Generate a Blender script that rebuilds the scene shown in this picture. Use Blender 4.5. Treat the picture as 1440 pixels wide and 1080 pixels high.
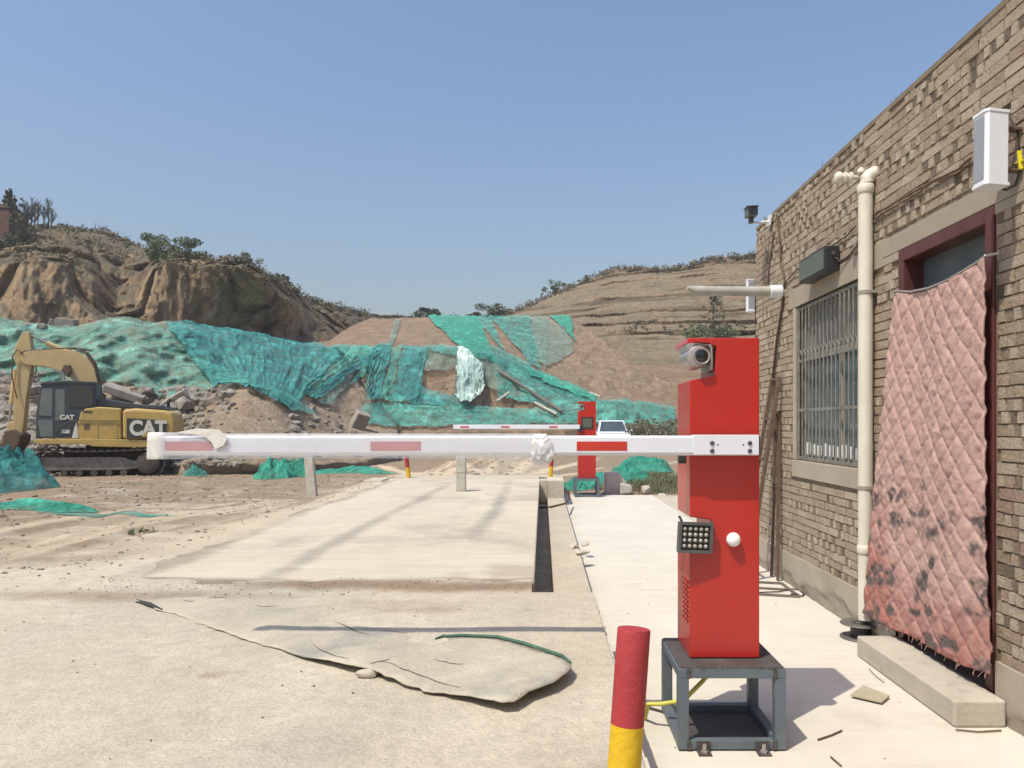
import bpy, bmesh, math, random
import numpy as np
from mathutils import Vector, Matrix
from mathutils.bvhtree import BVHTree
random.seed(7); RNG = np.random.default_rng(7)
R_ = math.radians
for o in list(bpy.data.objects): bpy.data.objects.remove(o)
scene = bpy.context.scene
# ------------------------------------------------------------ camera, sky, sun
H = 1.5
F = 1081.0
cam_d = bpy.data.cameras.new('camera'); cam = bpy.data.objects.new('camera', cam_d)
scene.collection.objects.link(cam); scene.camera = cam
cam_d.sensor_width = 36; cam_d.lens = 36*F/1440; cam_d.clip_end = 2000; cam_d.clip_start = 0.05
cam.location = (0, 0, H); cam.rotation_euler = (R_(90), 0, 0)
cam_d.shift_x = -43/1440; cam_d.shift_y = 57/1440
world = bpy.data.worlds.new('World'); scene.world = world; world.use_nodes = True
SUNV = Vector((-0.40, -0.39, 1.0)).normalized()
EL = math.asin(SUNV.z); AZ = math.atan2(SUNV.x, SUNV.y)
wn = world.node_tree; wn.nodes.clear()
sky = wn.nodes.new('ShaderNodeTexSky'); sky.sky_type = 'NISHITA'; sky.sun_disc = False
sky.sun_elevation = EL; sky.sun_rotation = AZ
sky.air_density = 1.9; sky.dust_density = 4.2; sky.ozone_density = 10.0; sky.altitude = 300
bg = wn.nodes.new('ShaderNodeBackground'); bg.inputs[1].default_value = 0.15
wo = wn.nodes.new('ShaderNodeOutputWorld')
tint = wn.nodes.new('ShaderNodeMix'); tint.data_type = 'RGBA'; tint.blend_type = 'MULTIPLY'; tint.inputs[0].default_value = 1.0
tint.inputs[7].default_value = (1.20, 1.045, 1.02, 1)          # dusty spring air: the blue leans to lavender
wn.links.new(sky.outputs[0], tint.inputs[6]); wn.links.new(tint.outputs[2], bg.inputs[0]); wn.links.new(bg.outputs[0], wo.inputs[0])
sd = bpy.data.lights.new('sun', 'SUN'); sun = bpy.data.objects.new('sun', sd); scene.collection.objects.link(sun)
sd.energy = 4.5; sd.angle = R_(0.5); sd.color = (1.0, 0.94, 0.80)
sun.rotation_euler = SUNV.to_track_quat('Z', 'Y').to_euler()
scene.view_settings.view_transform = 'Standard'; scene.view_settings.look = 'None'
scene.view_settings.exposure = 0.0; scene.view_settings.gamma = 1
scene.render.engine = 'CYCLES'
scene.cycles.max_bounces = 6; scene.cycles.transparent_max_bounces = 12
# ------------------------------------------------------------ rays of the reference view, used to measure the place
def ray(px, py): return Vector(((px-763)/F, 1.0, -(py-597)/F))
def atY(px, py, Y):
    r = ray(px, py); return Vector((0, 0, H)) + r*(Y/r.y)
def atX(px, py, X):
    r = ray(px, py); return Vector((0, 0, H)) + r*(X/r.x)
def atZ(px, py, Z):
    r = ray(px, py); return Vector((0, 0, H)) + r*((Z-H)/r.z)
# ------------------------------------------------------------ numpy noise
def _h(i, j, k, s):
    n = (i*73856093) ^ (j*19349663) ^ (k*83492791) ^ (s*2654435761)
    n = (n ^ (n >> 13)) & 0xffffffff
    n = (n*1274126177) & 0xffffffff
    return ((n ^ (n >> 16)) & 0xffff)/65535.0
def vnoise(x, y, z, s=0):
    x, y, z = np.broadcast_arrays(np.asarray(x, float), np.asarray(y, float), np.asarray(z, float))
    xi, yi, zi = np.floor(x).astype(np.int64), np.floor(y).astype(np.int64), np.floor(z).astype(np.int64)
    fx, fy, fz = x-xi, y-yi, z-zi
    fx, fy, fz = fx*fx*(3-2*fx), fy*fy*(3-2*fy), fz*fz*(3-2*fz)
    r = 0
    for a in (0, 1):
        for b in (0, 1):
            for c in (0, 1):
                w = (fx if a else 1-fx)*(fy if b else 1-fy)*(fz if c else 1-fz)
                r = r + w*_h(xi+a, yi+b, zi+c, s)
    return r*2-1
def fbm(x, y, z, o=4, s=0):
    r = 0; a = 1; t = 0
    for i in range(o):
        r = r + a*vnoise(x*2**i+i*7.3, y*2**i+i*3.1, z*2**i, s+i); t += a; a *= 0.5
    return r/t
def worley(x, y, z, s=0):
    x, y, z = np.broadcast_arrays(np.asarray(x, float), np.asarray(y, float), np.asarray(z, float))
    xi, yi, zi = np.floor(x).astype(np.int64), np.floor(y).astype(np.int64), np.floor(z).astype(np.int64)
    best = np.full(x.shape, 9.0); b2 = np.full(x.shape, 9.0)
    for a in (-1, 0, 1):
        for b in (-1, 0, 1):
            for c in (-1, 0, 1):
                cx, cy, cz = xi+a, yi+b, zi+c
                d = (x-cx-_h(cx, cy, cz, s+1))**2+(y-cy-_h(cx, cy, cz, s+2))**2+(z-cz-_h(cx, cy, cz, s+3))**2
                b2 = np.where(d < best, best, np.minimum(b2, d)); best = np.minimum(best, d)
    return np.sqrt(best), np.sqrt(b2)
def sst(a, b, x):
    t = np.clip((x-a)/(b-a), 0, 1); return t*t*(3-2*t)
# ------------------------------------------------------------ materials
MATS = {}
def mat(name, c1, c2=None, sc=6.0, rough=0.8, bump=0.15, bsc=40.0, metal=0.0, det=6, c3=None, sc3=1.2, t3=0.55,
        stretch=(1, 1, 1), spec=0.4, bdist=0.01, alpha=None, coat=0):
    m = bpy.data.materials.new(name); m.use_nodes = True; MATS[name] = m
    nt = m.node_tree; N = nt.nodes; L = nt.links; b = N['Principled BSDF']
    b.inputs['Roughness'].default_value = rough; b.inputs['Metallic'].default_value = metal
    b.inputs['Specular IOR Level'].default_value = spec
    if coat: b.inputs['Coat Weight'].default_value = coat
    tc = N.new('ShaderNodeTexCoord'); mp = N.new('ShaderNodeMapping'); mp.inputs['Scale'].default_value = stretch
    L.new(tc.outputs['Object'], mp.inputs[0])
    def noise(s, d=det):
        n = N.new('ShaderNodeTexNoise'); n.inputs['Scale'].default_value = s; n.inputs['Detail'].default_value = d
        n.inputs['Roughness'].default_value = 0.62
        L.new(mp.outputs[0], n.inputs['Vector']); return n
    col = None
    if c2 is None: c2 = tuple(c*0.8 for c in c1)
    n1 = noise(sc); r1 = N.new('ShaderNodeMapRange'); r1.inputs[1].default_value = 0.32; r1.inputs[2].default_value = 0.68
    L.new(n1.outputs[0], r1.inputs[0])
    mx = N.new('ShaderNodeMix'); mx.data_type = 'RGBA'
    mx.inputs[6].default_value = (*c1, 1); mx.inputs[7].default_value = (*c2, 1); L.new(r1.outputs[0], mx.inputs[0])
    col = mx.outputs[2]
    if c3 is not None:
        n3 = noise(sc3, 8); r3 = N.new('ShaderNodeMapRange'); r3.inputs[1].default_value = t3; r3.inputs[2].default_value = t3+0.12
        L.new(n3.outputs[0], r3.inputs[0])
        m3 = N.new('ShaderNodeMix'); m3.data_type = 'RGBA'; L.new(r3.outputs[0], m3.inputs[0])
        L.new(col, m3.inputs[6]); m3.inputs[7].default_value = (*c3, 1); col = m3.outputs[2]
    L.new(col, b.inputs['Base Color'])
    if bump:
        n2 = noise(bsc, 5); bp = N.new('ShaderNodeBump'); bp.inputs['Strength'].default_value = bump; bp.inputs['Distance'].default_value = bdist
        L.new(n2.outputs[0], bp.inputs['Height']); L.new(bp.outputs[0], b.inputs['Normal'])
    if alpha is not None: b.inputs['Alpha'].default_value = alpha
    return m
def attr_mix(m, attr, chan, colr, lo=0.0, hi=1.0, noise_sc=None, amp=0.5):
    """mixes a further colour in where a stored mask of the mesh (dirt, dust, flowers) says so"""
    nt = m.node_tree; N = nt.nodes; L = nt.links; b = N['Principled BSDF']
    src = b.inputs['Base Color'].links[0].from_socket
    a = N.new('ShaderNodeAttribute'); a.attribute_name = attr
    s = N.new('ShaderNodeSeparateColor'); L.new(a.outputs['Color'], s.inputs[0]); v = s.outputs[chan]
    if noise_sc:
        tc = N.new('ShaderNodeTexCoord'); n = N.new('ShaderNodeTexNoise'); n.inputs['Scale'].default_value = noise_sc; n.inputs['Detail'].default_value = 8
        n.inputs['Roughness'].default_value = 0.7
        L.new(tc.outputs['Object'], n.inputs['Vector'])
        ma = N.new('ShaderNodeMath'); ma.operation = 'MULTIPLY_ADD'; L.new(n.outputs[0], ma.inputs[0]); ma.inputs[1].default_value = amp*2
        mb = N.new('ShaderNodeMath'); mb.operation = 'SUBTRACT'; L.new(v, mb.inputs[0]); mb.inputs[1].default_value = amp
        L.new(mb.outputs[0], ma.inputs[2]); v = ma.outputs[0]
    r = N.new('ShaderNodeMapRange'); r.inputs[1].default_value = lo; r.inputs[2].default_value = hi; L.new(v, r.inputs[0])
    mx = N.new('ShaderNodeMix'); mx.data_type = 'RGBA'; L.new(r.outputs[0], mx.inputs[0]); L.new(src, mx.inputs[6])
    mx.inputs[7].default_value = (*colr, 1); L.new(mx.outputs[2], b.inputs['Base Color'])
def fine(m, sc, lo=.8, hi=1.12, stretch=(1, 1, 1), bump=0, bd=.01, det=4):
    """fine grain in the colour of the thing, and a second, finer relief"""
    nt = m.node_tree; N = nt.nodes; L = nt.links; b = N['Principled BSDF']; src = b.inputs['Base Color'].links[0].from_socket
    tc = N.new('ShaderNodeTexCoord'); mp = N.new('ShaderNodeMapping'); mp.inputs['Scale'].default_value = stretch; L.new(tc.outputs['Object'], mp.inputs[0])
    n = N.new('ShaderNodeTexNoise'); n.inputs['Scale'].default_value = sc; n.inputs['Detail'].default_value = det; n.inputs['Roughness'].default_value = .7; L.new(mp.outputs[0], n.inputs['Vector'])
    r = N.new('ShaderNodeMapRange'); r.inputs[1].default_value = .3; r.inputs[2].default_value = .7; r.inputs[3].default_value = lo; r.inputs[4].default_value = hi; L.new(n.outputs[0], r.inputs[0])
    v = N.new('ShaderNodeVectorMath'); v.operation = 'SCALE'; L.new(src, v.inputs[0]); L.new(r.outputs[0], v.inputs['Scale']); L.new(v.outputs[0], b.inputs['Base Color'])
    if bump:
        bp = N.new('ShaderNodeBump'); bp.inputs['Strength'].default_value = bump; bp.inputs['Distance'].default_value = bd; L.new(n.outputs[0], bp.inputs['Height'])
        if b.inputs['Normal'].links: L.new(b.inputs['Normal'].links[0].from_socket, bp.inputs['Normal'])
        L.new(bp.outputs[0], b.inputs['Normal'])
    return m
# ------------------------------------------------------------ object helpers
WM = {}
def tag(o, label=None, cat=None, group=None, kind=None):
    if label: o['label'] = label
    if cat: o['category'] = cat
    if group: o['group'] = group
    if kind: o['kind'] = kind
    return o
def thing(name, label, cat, loc=(0, 0, 0), rz=0.0, group=None):
    o = bpy.data.objects.new(name, None); scene.collection.objects.link(o)
    o.empty_display_size = 0.1
    o.location = loc; o.rotation_euler = (0, 0, rz)
    WM[o] = Matrix.Translation(Vector(loc)) @ Matrix.Rotation(rz, 4, 'Z')
    return tag(o, label, cat, group)
def copy_tree(o, parent=None):
    c = o.copy(); scene.collection.objects.link(c)
    if parent is not None: c.parent = parent
    for ch in list(o.children): copy_tree(ch, c)
    return c
class MB:
    def __init__(s): s.v = []; s.f = []
    def add(s, vs, fs):
        k = len(s.v); s.v += [tuple(p) for p in vs]; s.f += [tuple(i+k for i in f) for f in fs]; return s
    def box(s, a, b, M=None):
        x0, y0, z0 = [min(p, q) for p, q in zip(a, b)]; x1, y1, z1 = [max(p, q) for p, q in zip(a, b)]
        vs = [(x0, y0, z0), (x1, y0, z0), (x1, y1, z0), (x0, y1, z0), (x0, y0, z1), (x1, y0, z1), (x1, y1, z1), (x0, y1, z1)]
        if M is not None: vs = [tuple(M @ Vector(p)) for p in vs]
        return s.add(vs, [(3, 2, 1, 0), (4, 5, 6, 7), (0, 1, 5, 4), (1, 2, 6, 5), (2, 3, 7, 6), (3, 0, 4, 7)])
    def bar(s, a, b, w, h, up=(0, 0, 1)):
        a, b = Vector(a), Vector(b); d = (b-a).normalized(); u = Vector(up)
        if abs(d.dot(u)) > 0.98: u = Vector((0, 1, 0))
        r = d.cross(u).normalized(); u = r.cross(d).normalized()
        vs = []
        for p in (a, b):
            for i, j in ((-1, -1), (1, -1), (1, 1), (-1, 1)): vs.append(p+r*(i*w/2)+u*(j*h/2))
        return s.add(vs, [(3, 2, 1, 0), (4, 5, 6, 7), (0, 1, 5, 4), (1, 2, 6, 5), (2, 3, 7, 6), (3, 0, 4, 7)])
    def tube(s, pts, r, n=10, cap=True):
        pts = [Vector(p) for p in pts]; rs = r if isinstance(r, (list, tuple)) else [r]*len(pts)
        rings = []; up = Vector((0.013, 0.021, 1)).normalized()
        for i, p in enumerate(pts):
            d = (pts[min(i+1, len(pts)-1)]-pts[max(i-1, 0)]).normalized()
            a = d.cross(up)
            if a.length < 0.15: a = d.cross(Vector((0, 1, 0.02)))
            a.normalize(); b = d.cross(a).normalized()
            rings.append([p+(a*math.cos(2*math.pi*k/n)+b*math.sin(2*math.pi*k/n))*rs[i] for k in range(n)])
        vs = [q for g in rings for q in g]; fs = []
        for i in range(len(pts)-1):
            for k in range(n): fs.append((i*n+k, i*n+(k+1) % n, (i+1)*n+(k+1) % n, (i+1)*n+k))
        if cap: fs.append(tuple(range(n-1, -1, -1))); fs.append(tuple((len(pts)-1)*n+k for k in range(n)))
        return s.add(vs, fs)
    def prism(s, poly, d0, d1, axis='y'):
        """polygon in (x,z) pushed along y (or in (y,z) along x, (x,y) along z)"""
        n = len(poly)
        def P(p, d): return (p[0], d, p[1]) if axis == 'y' else ((d, p[0], p[1]) if axis == 'x' else (p[0], p[1], d))
        vs = [P(p, d0) for p in poly]+[P(p, d1) for p in poly]
        return s.add(vs, [tuple(range(n)), tuple(range(2*n-1, n-1, -1))]+[(i, i+n, (i+1) % n+n, (i+1) % n) for i in range(n)])
    def lathe(s, prof, c, axis='z', n=24):
        c = Vector(c); vs = []
        for r, h in prof:
            for k in range(n):
                a = 2*math.pi*k/n; p = (r*math.cos(a), r*math.sin(a), h)
                if axis == 'y': p = (p[0], p[2], p[1])
                if axis == 'x': p = (p[2], p[0], p[1])
                vs.append(c+Vector(p))
        fs = [(i*n+k, i*n+(k+1) % n, (i+1)*n+(k+1) % n, (i+1)*n+k) for i in range(len(prof)-1) for k in range(n)]
        fs += [tuple(range(n-1, -1, -1)), tuple((len(prof)-1)*n+k for k in range(n))]
        return s.add(vs, fs)
    def build(s, name, m, parent=None, bevel=0, smooth=False, local=True, seg=2, angle=35):
        me = bpy.data.meshes.new(name); vs = s.v
        M = WM.get(parent) if parent is not None else None
        if parent is not None and not local and M is not None:
            Mi = M.inverted(); vs = [tuple(Mi @ Vector(p)) for p in vs]
        me.from_pydata(vs, [], s.f); me.validate()
        bm = bmesh.new(); bm.from_mesh(me); bmesh.ops.recalc_face_normals(bm, faces=bm.faces); bm.to_mesh(me); bm.free()
        me.materials.append(MATS[m] if isinstance(m, str) else m)
        o = bpy.data.objects.new(name, me); scene.collection.objects.link(o)
        if parent is not None: o.parent = parent
        WM[o] = M if M is not None else Matrix.Identity(4)
        if bevel:
            b = o.modifiers.new('bevel', 'BEVEL'); b.width = bevel; b.segments = seg; b.limit_method = 'ANGLE'; b.angle_limit = R_(angle)
        if smooth:
            me.polygons.foreach_set('use_smooth', [True]*len(me.polygons)); me.set_sharp_from_angle(angle=R_(42))
        return o
def grid_mesh(name, P, m, attr=None, parent=None, sharp=60, closed=False):
    """P: (ny,nx,3) array"""
    ny, nx, _ = P.shape
    me = bpy.data.meshes.new(name)
    idx = np.arange(ny*nx).reshape(ny, nx)
    a, b, c, d = idx[:-1, :-1], idx[:-1, 1:], idx[1:, 1:], idx[1:, :-1]
    q = np.stack([a, b, c, d], -1).reshape(-1, 4)
    me.vertices.add(ny*nx); me.vertices.foreach_set('co', P.reshape(-1).astype(np.float32))
    me.loops.add(len(q)*4); me.loops.foreach_set('vertex_index', q.reshape(-1).astype(np.int32))
    me.polygons.add(len(q)); me.polygons.foreach_set('loop_start', np.arange(0, len(q)*4, 4, dtype=np.int32))
    me.update(calc_edges=True); me.validate()
    me.polygons.foreach_set('use_smooth', [True]*len(me.polygons))
    if sharp: me.set_sharp_from_angle(angle=R_(sharp))
    if attr is not None:
        for nm, A in attr.items():
            ca = me.color_attributes.new(nm, 'FLOAT_COLOR', 'POINT')
            B = np.ones((ny*nx, 4), np.float32); B[:, :3] = A.reshape(-1, 3); ca.data.foreach_set('color', B.reshape(-1))
    me.materials.append(MATS[m] if isinstance(m, str) else m)
    o = bpy.data.objects.new(name, me); scene.collection.objects.link(o)
    if parent is not None: o.parent = parent
    return o
def text_mesh(txt, name, m, parent, size, depth, M, bold=0.0, sx=1.0):
    cu = bpy.data.curves.new(name, 'FONT'); cu.body = txt; cu.size = size; cu.extrude = depth; cu.offset = bold
    cu.align_x = 'CENTER'; cu.align_y = 'CENTER'
    t = bpy.data.objects.new('tmp', cu); scene.collection.objects.link(t)
    dg = bpy.context.evaluated_depsgraph_get(); me = bpy.data.meshes.new_from_object(t.evaluated_get(dg))
    bpy.data.objects.remove(t)
    me.transform(M @ Matrix.Diagonal((sx, 1, 1, 1))); me.materials.clear(); me.materials.append(MATS[m])
    o = bpy.data.objects.new(name, me); scene.collection.objects.link(o); o.parent = parent; WM[o] = WM.get(parent)
    return o
def rock_into(mb, c, r, rnd, sq=(1, 1, .7), n=1):
    bm = bmesh.new(); bmesh.ops.create_icosphere(bm, subdivisions=n, radius=1)
    rot = Matrix.Rotation(rnd.uniform(0, 6.28), 3, 'Z') @ Matrix.Rotation(rnd.uniform(-.5, .5), 3, 'X')
    pl = [(Vector((rnd.gauss(0, 1), rnd.gauss(0, 1), rnd.gauss(0, 1))).normalized(), rnd.uniform(.45, .85)) for _ in range(7)]
    vs = []
    for v in bm.verts:
        p = v.co*(1+rnd.uniform(-.08, .08))
        for nn, dd in pl:
            t = p.dot(nn)
            if t > dd: p = p-nn*(t-dd)
        p = Vector((p.x*sq[0], p.y*sq[1], p.z*sq[2]))
        vs.append(Vector(c)+(rot @ p)*r)
    mb.add(vs, [tuple(v.index for v in f.verts) for f in bm.faces]); bm.free()
# ------------------------------------------------------------ ground
XW = 2.31            # face of the brick wall
A = 0.44             # level of the weighbridge approach
m = mat('ground', (.575, .51, .39), (.505, .44, .33), 1.3, .92, .45, 45, c3=(.475, .425, .345), sc3=.55, t3=.52, bdist=.014)
attr_mix(m, 'mk', 0, (.27, .20, .13), .25, .75, 3.0, .36)
fine(m, 1.7, .84, 1.05, det=12); fine(m, 14, .84, 1.08, bump=.5, bd=.015, det=8); fine(m, 70, .80, 1.10, bump=.7, bd=.008)
attr_mix(m, 'mk', 1, (.48, .39, .27), .3, .8, 5.0, .2)
attr_mix(m, 'mk', 2, (.10, .11, .05), .6, .95, 9.0, .3)
m = mat('pavement', (.60, .56, .475), (.54, .50, .42), 1.1, .9, .12, 60, c3=(.47, .41, .33), sc3=.8, t3=.6)
fine(m, 2.5, .93, 1.04, det=9); fine(m, 4, .93, 1.03, (.35, 5, 1), .15, .004)
m = mat('deck', (.57, .51, .395), (.50, .445, .34), 1.5, .9, .2, 50, c3=(.42, .36, .28), sc3=.9, t3=.54)
attr_mix(m, 'mk', 0, (.25, .225, .19), .3, 1.0, 3.0, .35)
attr_mix(m, 'mk', 1, (.26, .21, .15), .25, .8, 4.0, .34)
fine(m, 5, .86, 1.06, (.3, 4, 1), .3, .006, 8); fine(m, 60, .86, 1.06, bump=.4, bd=.005)
def axis(segs, extra=()):
    out = []
    for a, b, s in segs:
        n = max(1, int(round((b-a)/s))); out += [a+(b-a)*i/n for i in range(n)]
    out.append(segs[-1][1]); out = [v for v in out if all(abs(v-e) > .012 for e in extra)]
    for e in extra: out += [e-.003, e+.003]
    return np.array(sorted(out))
gx = axis([(-260, -60, 10), (-60, -22, 1), (-22, -9, .2), (-9, .6, .055), (.6, 3, .2), (3, 30, .6), (30, 260, 10)], (-.066, .09, .32, .40))
gy = axis([(-60, -8, 4), (-8, 1.2, .4), (1.2, 16.2, .055), (16.2, 32, .12), (32, 60, .5), (60, 300, 8)], (4.86, 14.3, 15.6))
GX, GY = np.meshgrid(gx, gy)
def gz(X, Y):
    X = np.asarray(X, float); Y = np.asarray(Y, float)
    left = A*(1-sst(7, 20, Y))-.17*sst(7, 20, Y)
    cen = A*(1-sst(15.8, 22, Y))
    w = sst(-4.6, -3.1, X)
    z = left*(1-w)+cen*w
    right = 0.0-.02*sst(16, 40, Y)
    edge = np.where(Y < 4.86, .32, .40)
    z = np.where(X > edge, np.minimum(right, 0)-.012, z)
    inst = (Y > 4.86) & (Y < 14.3) & (X > .09) & (X < .40); z = np.where(inst, .13, z)
    pit = (Y > 4.86) & (Y < 15.6) & (X > -.0665) & (X < .09); z = np.where(pit, .0, z)
    dk = (Y > 5.34) & (Y < 14.3) & (X > -2.72) & (X <= -.0665); z = np.where(dk, .2, z)
    ov = np.exp(-((Y-5.1)/.16)**2)*(X < -.066)*(X > -3.2)*.020+np.exp(-((X+2.92)/.12)**2)*(Y > 5)*(Y < 14.3)*.018; z = z+np.where(dk, 0, ov*(1+.9*fbm(X*2.5, Y*2.5, 0, 3, 15)))
    far = sst(15, 19, Y)*(X < .32)
    n = fbm(X*.8, Y*.8, 0, 4, 3)*.05+fbm(X*3, Y*3, 0, 3, 5)*.018
    rough = np.clip(sst(-2.9, -4.2, X)*sst(5.2, 7, Y)+far, 0, 1)
    z = z+np.where(pit | inst | dk | (X > edge), 0, n*rough+fbm(X*1.2, Y*1.2, 1, 4, 9)*.012*(1-rough)*sst(.28, 0, X))
    # tyre ruts beside the weighbridge
    xc = -4.25+1.6*sst(11, 19, Y)
    for o_, dpt in ((-1.1, .035), (-.55, .02), (.35, .035), (.8, .02)):
        z = z-dpt*np.exp(-((X-xc-o_)/.16)**2)*rough
    # heaps of soil left of the road
    z = z+.22*np.exp(-(((X+9.5)/2.2)**2+((Y-15.2)/1.3)**2))+.16*np.exp(-(((X+7.2)/1.5)**2+((Y-17.5)/.9)**2))
    # low bank of soil right of the walk, beyond the second barrier
    z = z+.28*sst(16.5, 18.5, Y)*sst(1.2, 2.2, X)*sst(30, 22, Y)*(.7+.6*fbm(X, Y, 0, 3, 8))
    z = z+(fbm(X*.25, Y*.25, 3, 4, 4)*.25+fbm(X*1.2, Y*1.2, 3, 3, 6)*.09)*sst(22, 34, Y)*np.where(X < .4, 1, .35)
    return z
GZ = gz(GX, GY)
dirt = np.clip(sst(-2.4, -3.6, GX+.35*fbm(GX, GY, 0, 3, 30))*sst(5.0, 6.2, GY+.8*fbm(GX*.5, GY*.5, 0, 3, 31)), 0, 1)*(.68+.3*fbm(GX*.9, GY*.5, 5, 4, 36))
dirt = np.maximum(dirt, .8*sst(-5.6, -7.5, GX+.5*fbm(GX*.4, GY*.4, 0, 3, 33))*sst(8.2, 11.5, GY))
dirt = np.clip(dirt+dirt*.7*fbm(GX*2.2, GY*2.2, 7, 5, 39), 0, 1)
dirt = np.maximum(dirt, .9*sst(15.6, 17, GY)*np.where(GX < .32, .62, 1)*np.where(GX > .4, 1-sst(16.3, 16, GY), 1))
dirt = np.maximum(dirt, .8*np.exp(-((GY-5.0-.1*fbm(GX*1.3, GY, 0, 3, 34))/.17)**2)*(GX < 0)*sst(.6, .1, np.abs(fbm(GX*.4, 0, 0, 2, 77))))
dirt = np.maximum(dirt, .42*np.exp(-(((GX+.9)/.9)**2+((GY-4.5)/.22)**2)))
dirt = np.maximum(dirt, .52*np.clip(fbm(GX*2.1, GY*3.4, 2, 6, 35)-.14, 0, .5)*2*sst(6.5, 4.5, GY))
dirt = np.maximum(dirt, .62*np.exp(-(((GX+2.6)/1.3)**2+((GY-4.75)/.22)**2)))
dirt = np.maximum(dirt, (.55+.3*fbm(GX*3, GY*5, 1, 3, 38))*np.exp(-(((GX+.7)/.75)**2+((GY-4.42)/.16)**2)))
dirt = np.maximum(dirt, .8*sst(18, 26, GY)*(GX < -2)*1.0)
dirt = np.where((GY > 4.86) & (GY < 15.6) & (GX > -.0665) & (GX < .09), .5, dirt)
xc = -4.25+1.6*sst(11, 19, GY)
u = GX-xc+.06*fbm(GY*.6, GX*.2, 0, 3, 41)
st = .5+.5*fbm(u*4.5, GY*.12, 0, 4, 42)*1.6
trk = np.clip(st, 0, 1)*sst(2.0, 1.2, np.abs(u))*sst(5.2, 6.5, GY)
for sl, x0 in ((.25, -1.9), (-.22, -.4), (.05, -1.2), (.6, -3.0), (-.5, .3)):
    uu = GX-x0-sl*(GY-17); trk = np.maximum(trk, .9*np.exp(-(uu/.35)**2)*sst(15.8, 17, GY)*sst(40, 30, GY))
trk = trk*(1-.0*GX)
weed = np.clip(fbm(GX*.35, GY*.35, 0, 3, 51)*1.5, 0, 1)*sst(-5, -6.5, GX)*sst(15, 18, GY)*sst(24, 21, GY)
g = grid_mesh('ground', np.stack([GX, GY, GZ], -1), 'ground', {'mk': np.stack([dirt, trk, weed], -1)}, sharp=50)
tag(g, kind='structure')
# the pale concrete walk along the building
px_ = axis([(.3215, XW+.02, .1)]); py_ = axis([(-6, 16.35, .15)])
PX, PY = np.meshgrid(px_, py_)
PX = PX + np.where(PY > 4.86, (.4005-.3215)*(XW-PX)/(XW-.32), 0)
PZ = np.zeros_like(PX)+.003*fbm(PX, PY, 0, 3, 60)
t = MB(); ny, nx = PX.shape
gpv = grid_mesh('pavement', np.stack([PX, PY+.12*fbm(PX*2, 0, 0, 3, 61)*(PY > 16.2), PZ], -1), 'pavement', sharp=0)
tag(gpv, kind='structure')
# edge of the approach slab, rough concrete nosing
e = MB(); pts = np.arange(-2, 4.86, .09)
for a in pts:
    w = .012+.012*random.random(); e.box((.317, a, -.02), (.326+w*.6, a+.0885, A-.018-.012*random.random()))
tag(e.build('approach_kerb', 'pavement', bevel=.004), kind='structure')
# weighbridge deck
dx_ = axis([(-2.95, -.066, .06)]); dy_ = axis([(5.06, 14.45, .06)])
DX, DY = np.meshgrid(dx_, dy_)
drt = 0
for x0, s0 in ((-.62, .0), (-1.75, .03), (-1.0, -.01), (-2.2, .02)):
    drt = np.maximum(drt, (.9 if x0 in (-.62, -1.75) else .5)*np.exp(-((DX-x0-s0*(DY-9)-.1*fbm(DY*.4, x0, 0, 3, 70))/.13)**2)*(.45+.55*fbm(DY*.5, DX, 1, 3, 71)+.2))
sand = np.maximum(sst(5.35, 5.1, DY+.2*fbm(DX*1.5, DY, 0, 3, 72)), sst(-2.55, -2.9, DX+.15*fbm(DX, DY, 0, 3, 73))*.8)*.85
dk = MB(); dk.box((-2.95, 5.06, A-.10), (-.066, 14.45, A+.004))
dko = tag(dk.build('weighbridge_deck', 'deck'), kind='structure')
grd = grid_mesh('surface', np.stack([DX, DY, A+.010+.004*fbm(DX*2, DY*2, 0, 3, 74)], -1), 'deck', {'mk': np.stack([drt, sand, 0*DX], -1)}, dko, sharp=0)
ed = MB(); ed.box((-.12, 5.0, -.6), (-.068, 14.45, A-.101)); ed.box((-.0655, 5.06, A-.05), (-.058, 14.45, A+.014)); mat('steel_edge', (.42, .36, .29), (.3, .22, .15), 8, .6, .2)
ed.build('edge_angle', 'steel_edge', dko)
bk = MB(); bk.box((.092, 14.31, .1), (.398, 15.7, A+.02)); bk.box((-2.95, 14.5, .1), (.09, 14.78, A+.012)); bk.box((-3.3, 14.2, 0.05), (-2.97, 14.9, A+.03))
tag(bk.build('end_kerb', 'deck', bevel=.01), kind='structure')
# ------------------------------------------------------------ hills, lofted through measured crest, ledge and foot lines
def loft(name, rows, px0, px1, step, sub, m, disp, sharp=0, seed=0, attrs=None):
    pxs = np.arange(px0, px1+.1, step); L = []
    for r in rows:
        r = sorted(r); a = np.array(r, float)
        L.append((np.interp(pxs, a[:, 0], a[:, 1]), np.interp(pxs, a[:, 0], a[:, 2])))
    pts = []
    for k, (py, d) in enumerate(L):
        pts.append(np.array([tuple(atY(x, y, dd)) for x, y, dd in zip(pxs, py, d)]))
    out = []
    for k in range(len(pts)-1):
        n = sub[k] if isinstance(sub, (list, tuple)) else sub
        for i in range(n): t_ = i/n; out.append(pts[k]*(1-t_)+pts[k+1]*t_)
    out.append(pts[-1]); P = np.array(out)
    D = disp(P, pxs)
    P = P.copy()
    rd = P[:, :, :2]/np.linalg.norm(P[:, :, :2], axis=2, keepdims=True)
    P[:, :, :2] -= rd*D[0][..., None]; P[:, :, 2] += D[1]
    o = grid_mesh(name, P, m, {'mk': attrs(P)} if attrs else None, sharp=sharp)
    tag(o, kind='structure')
    me = o.data; bv = BVHTree.FromPolygons([v.co.copy() for v in me.vertices], [tuple(p.vertices) for p in me.polygons])
    return o, bv
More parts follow.
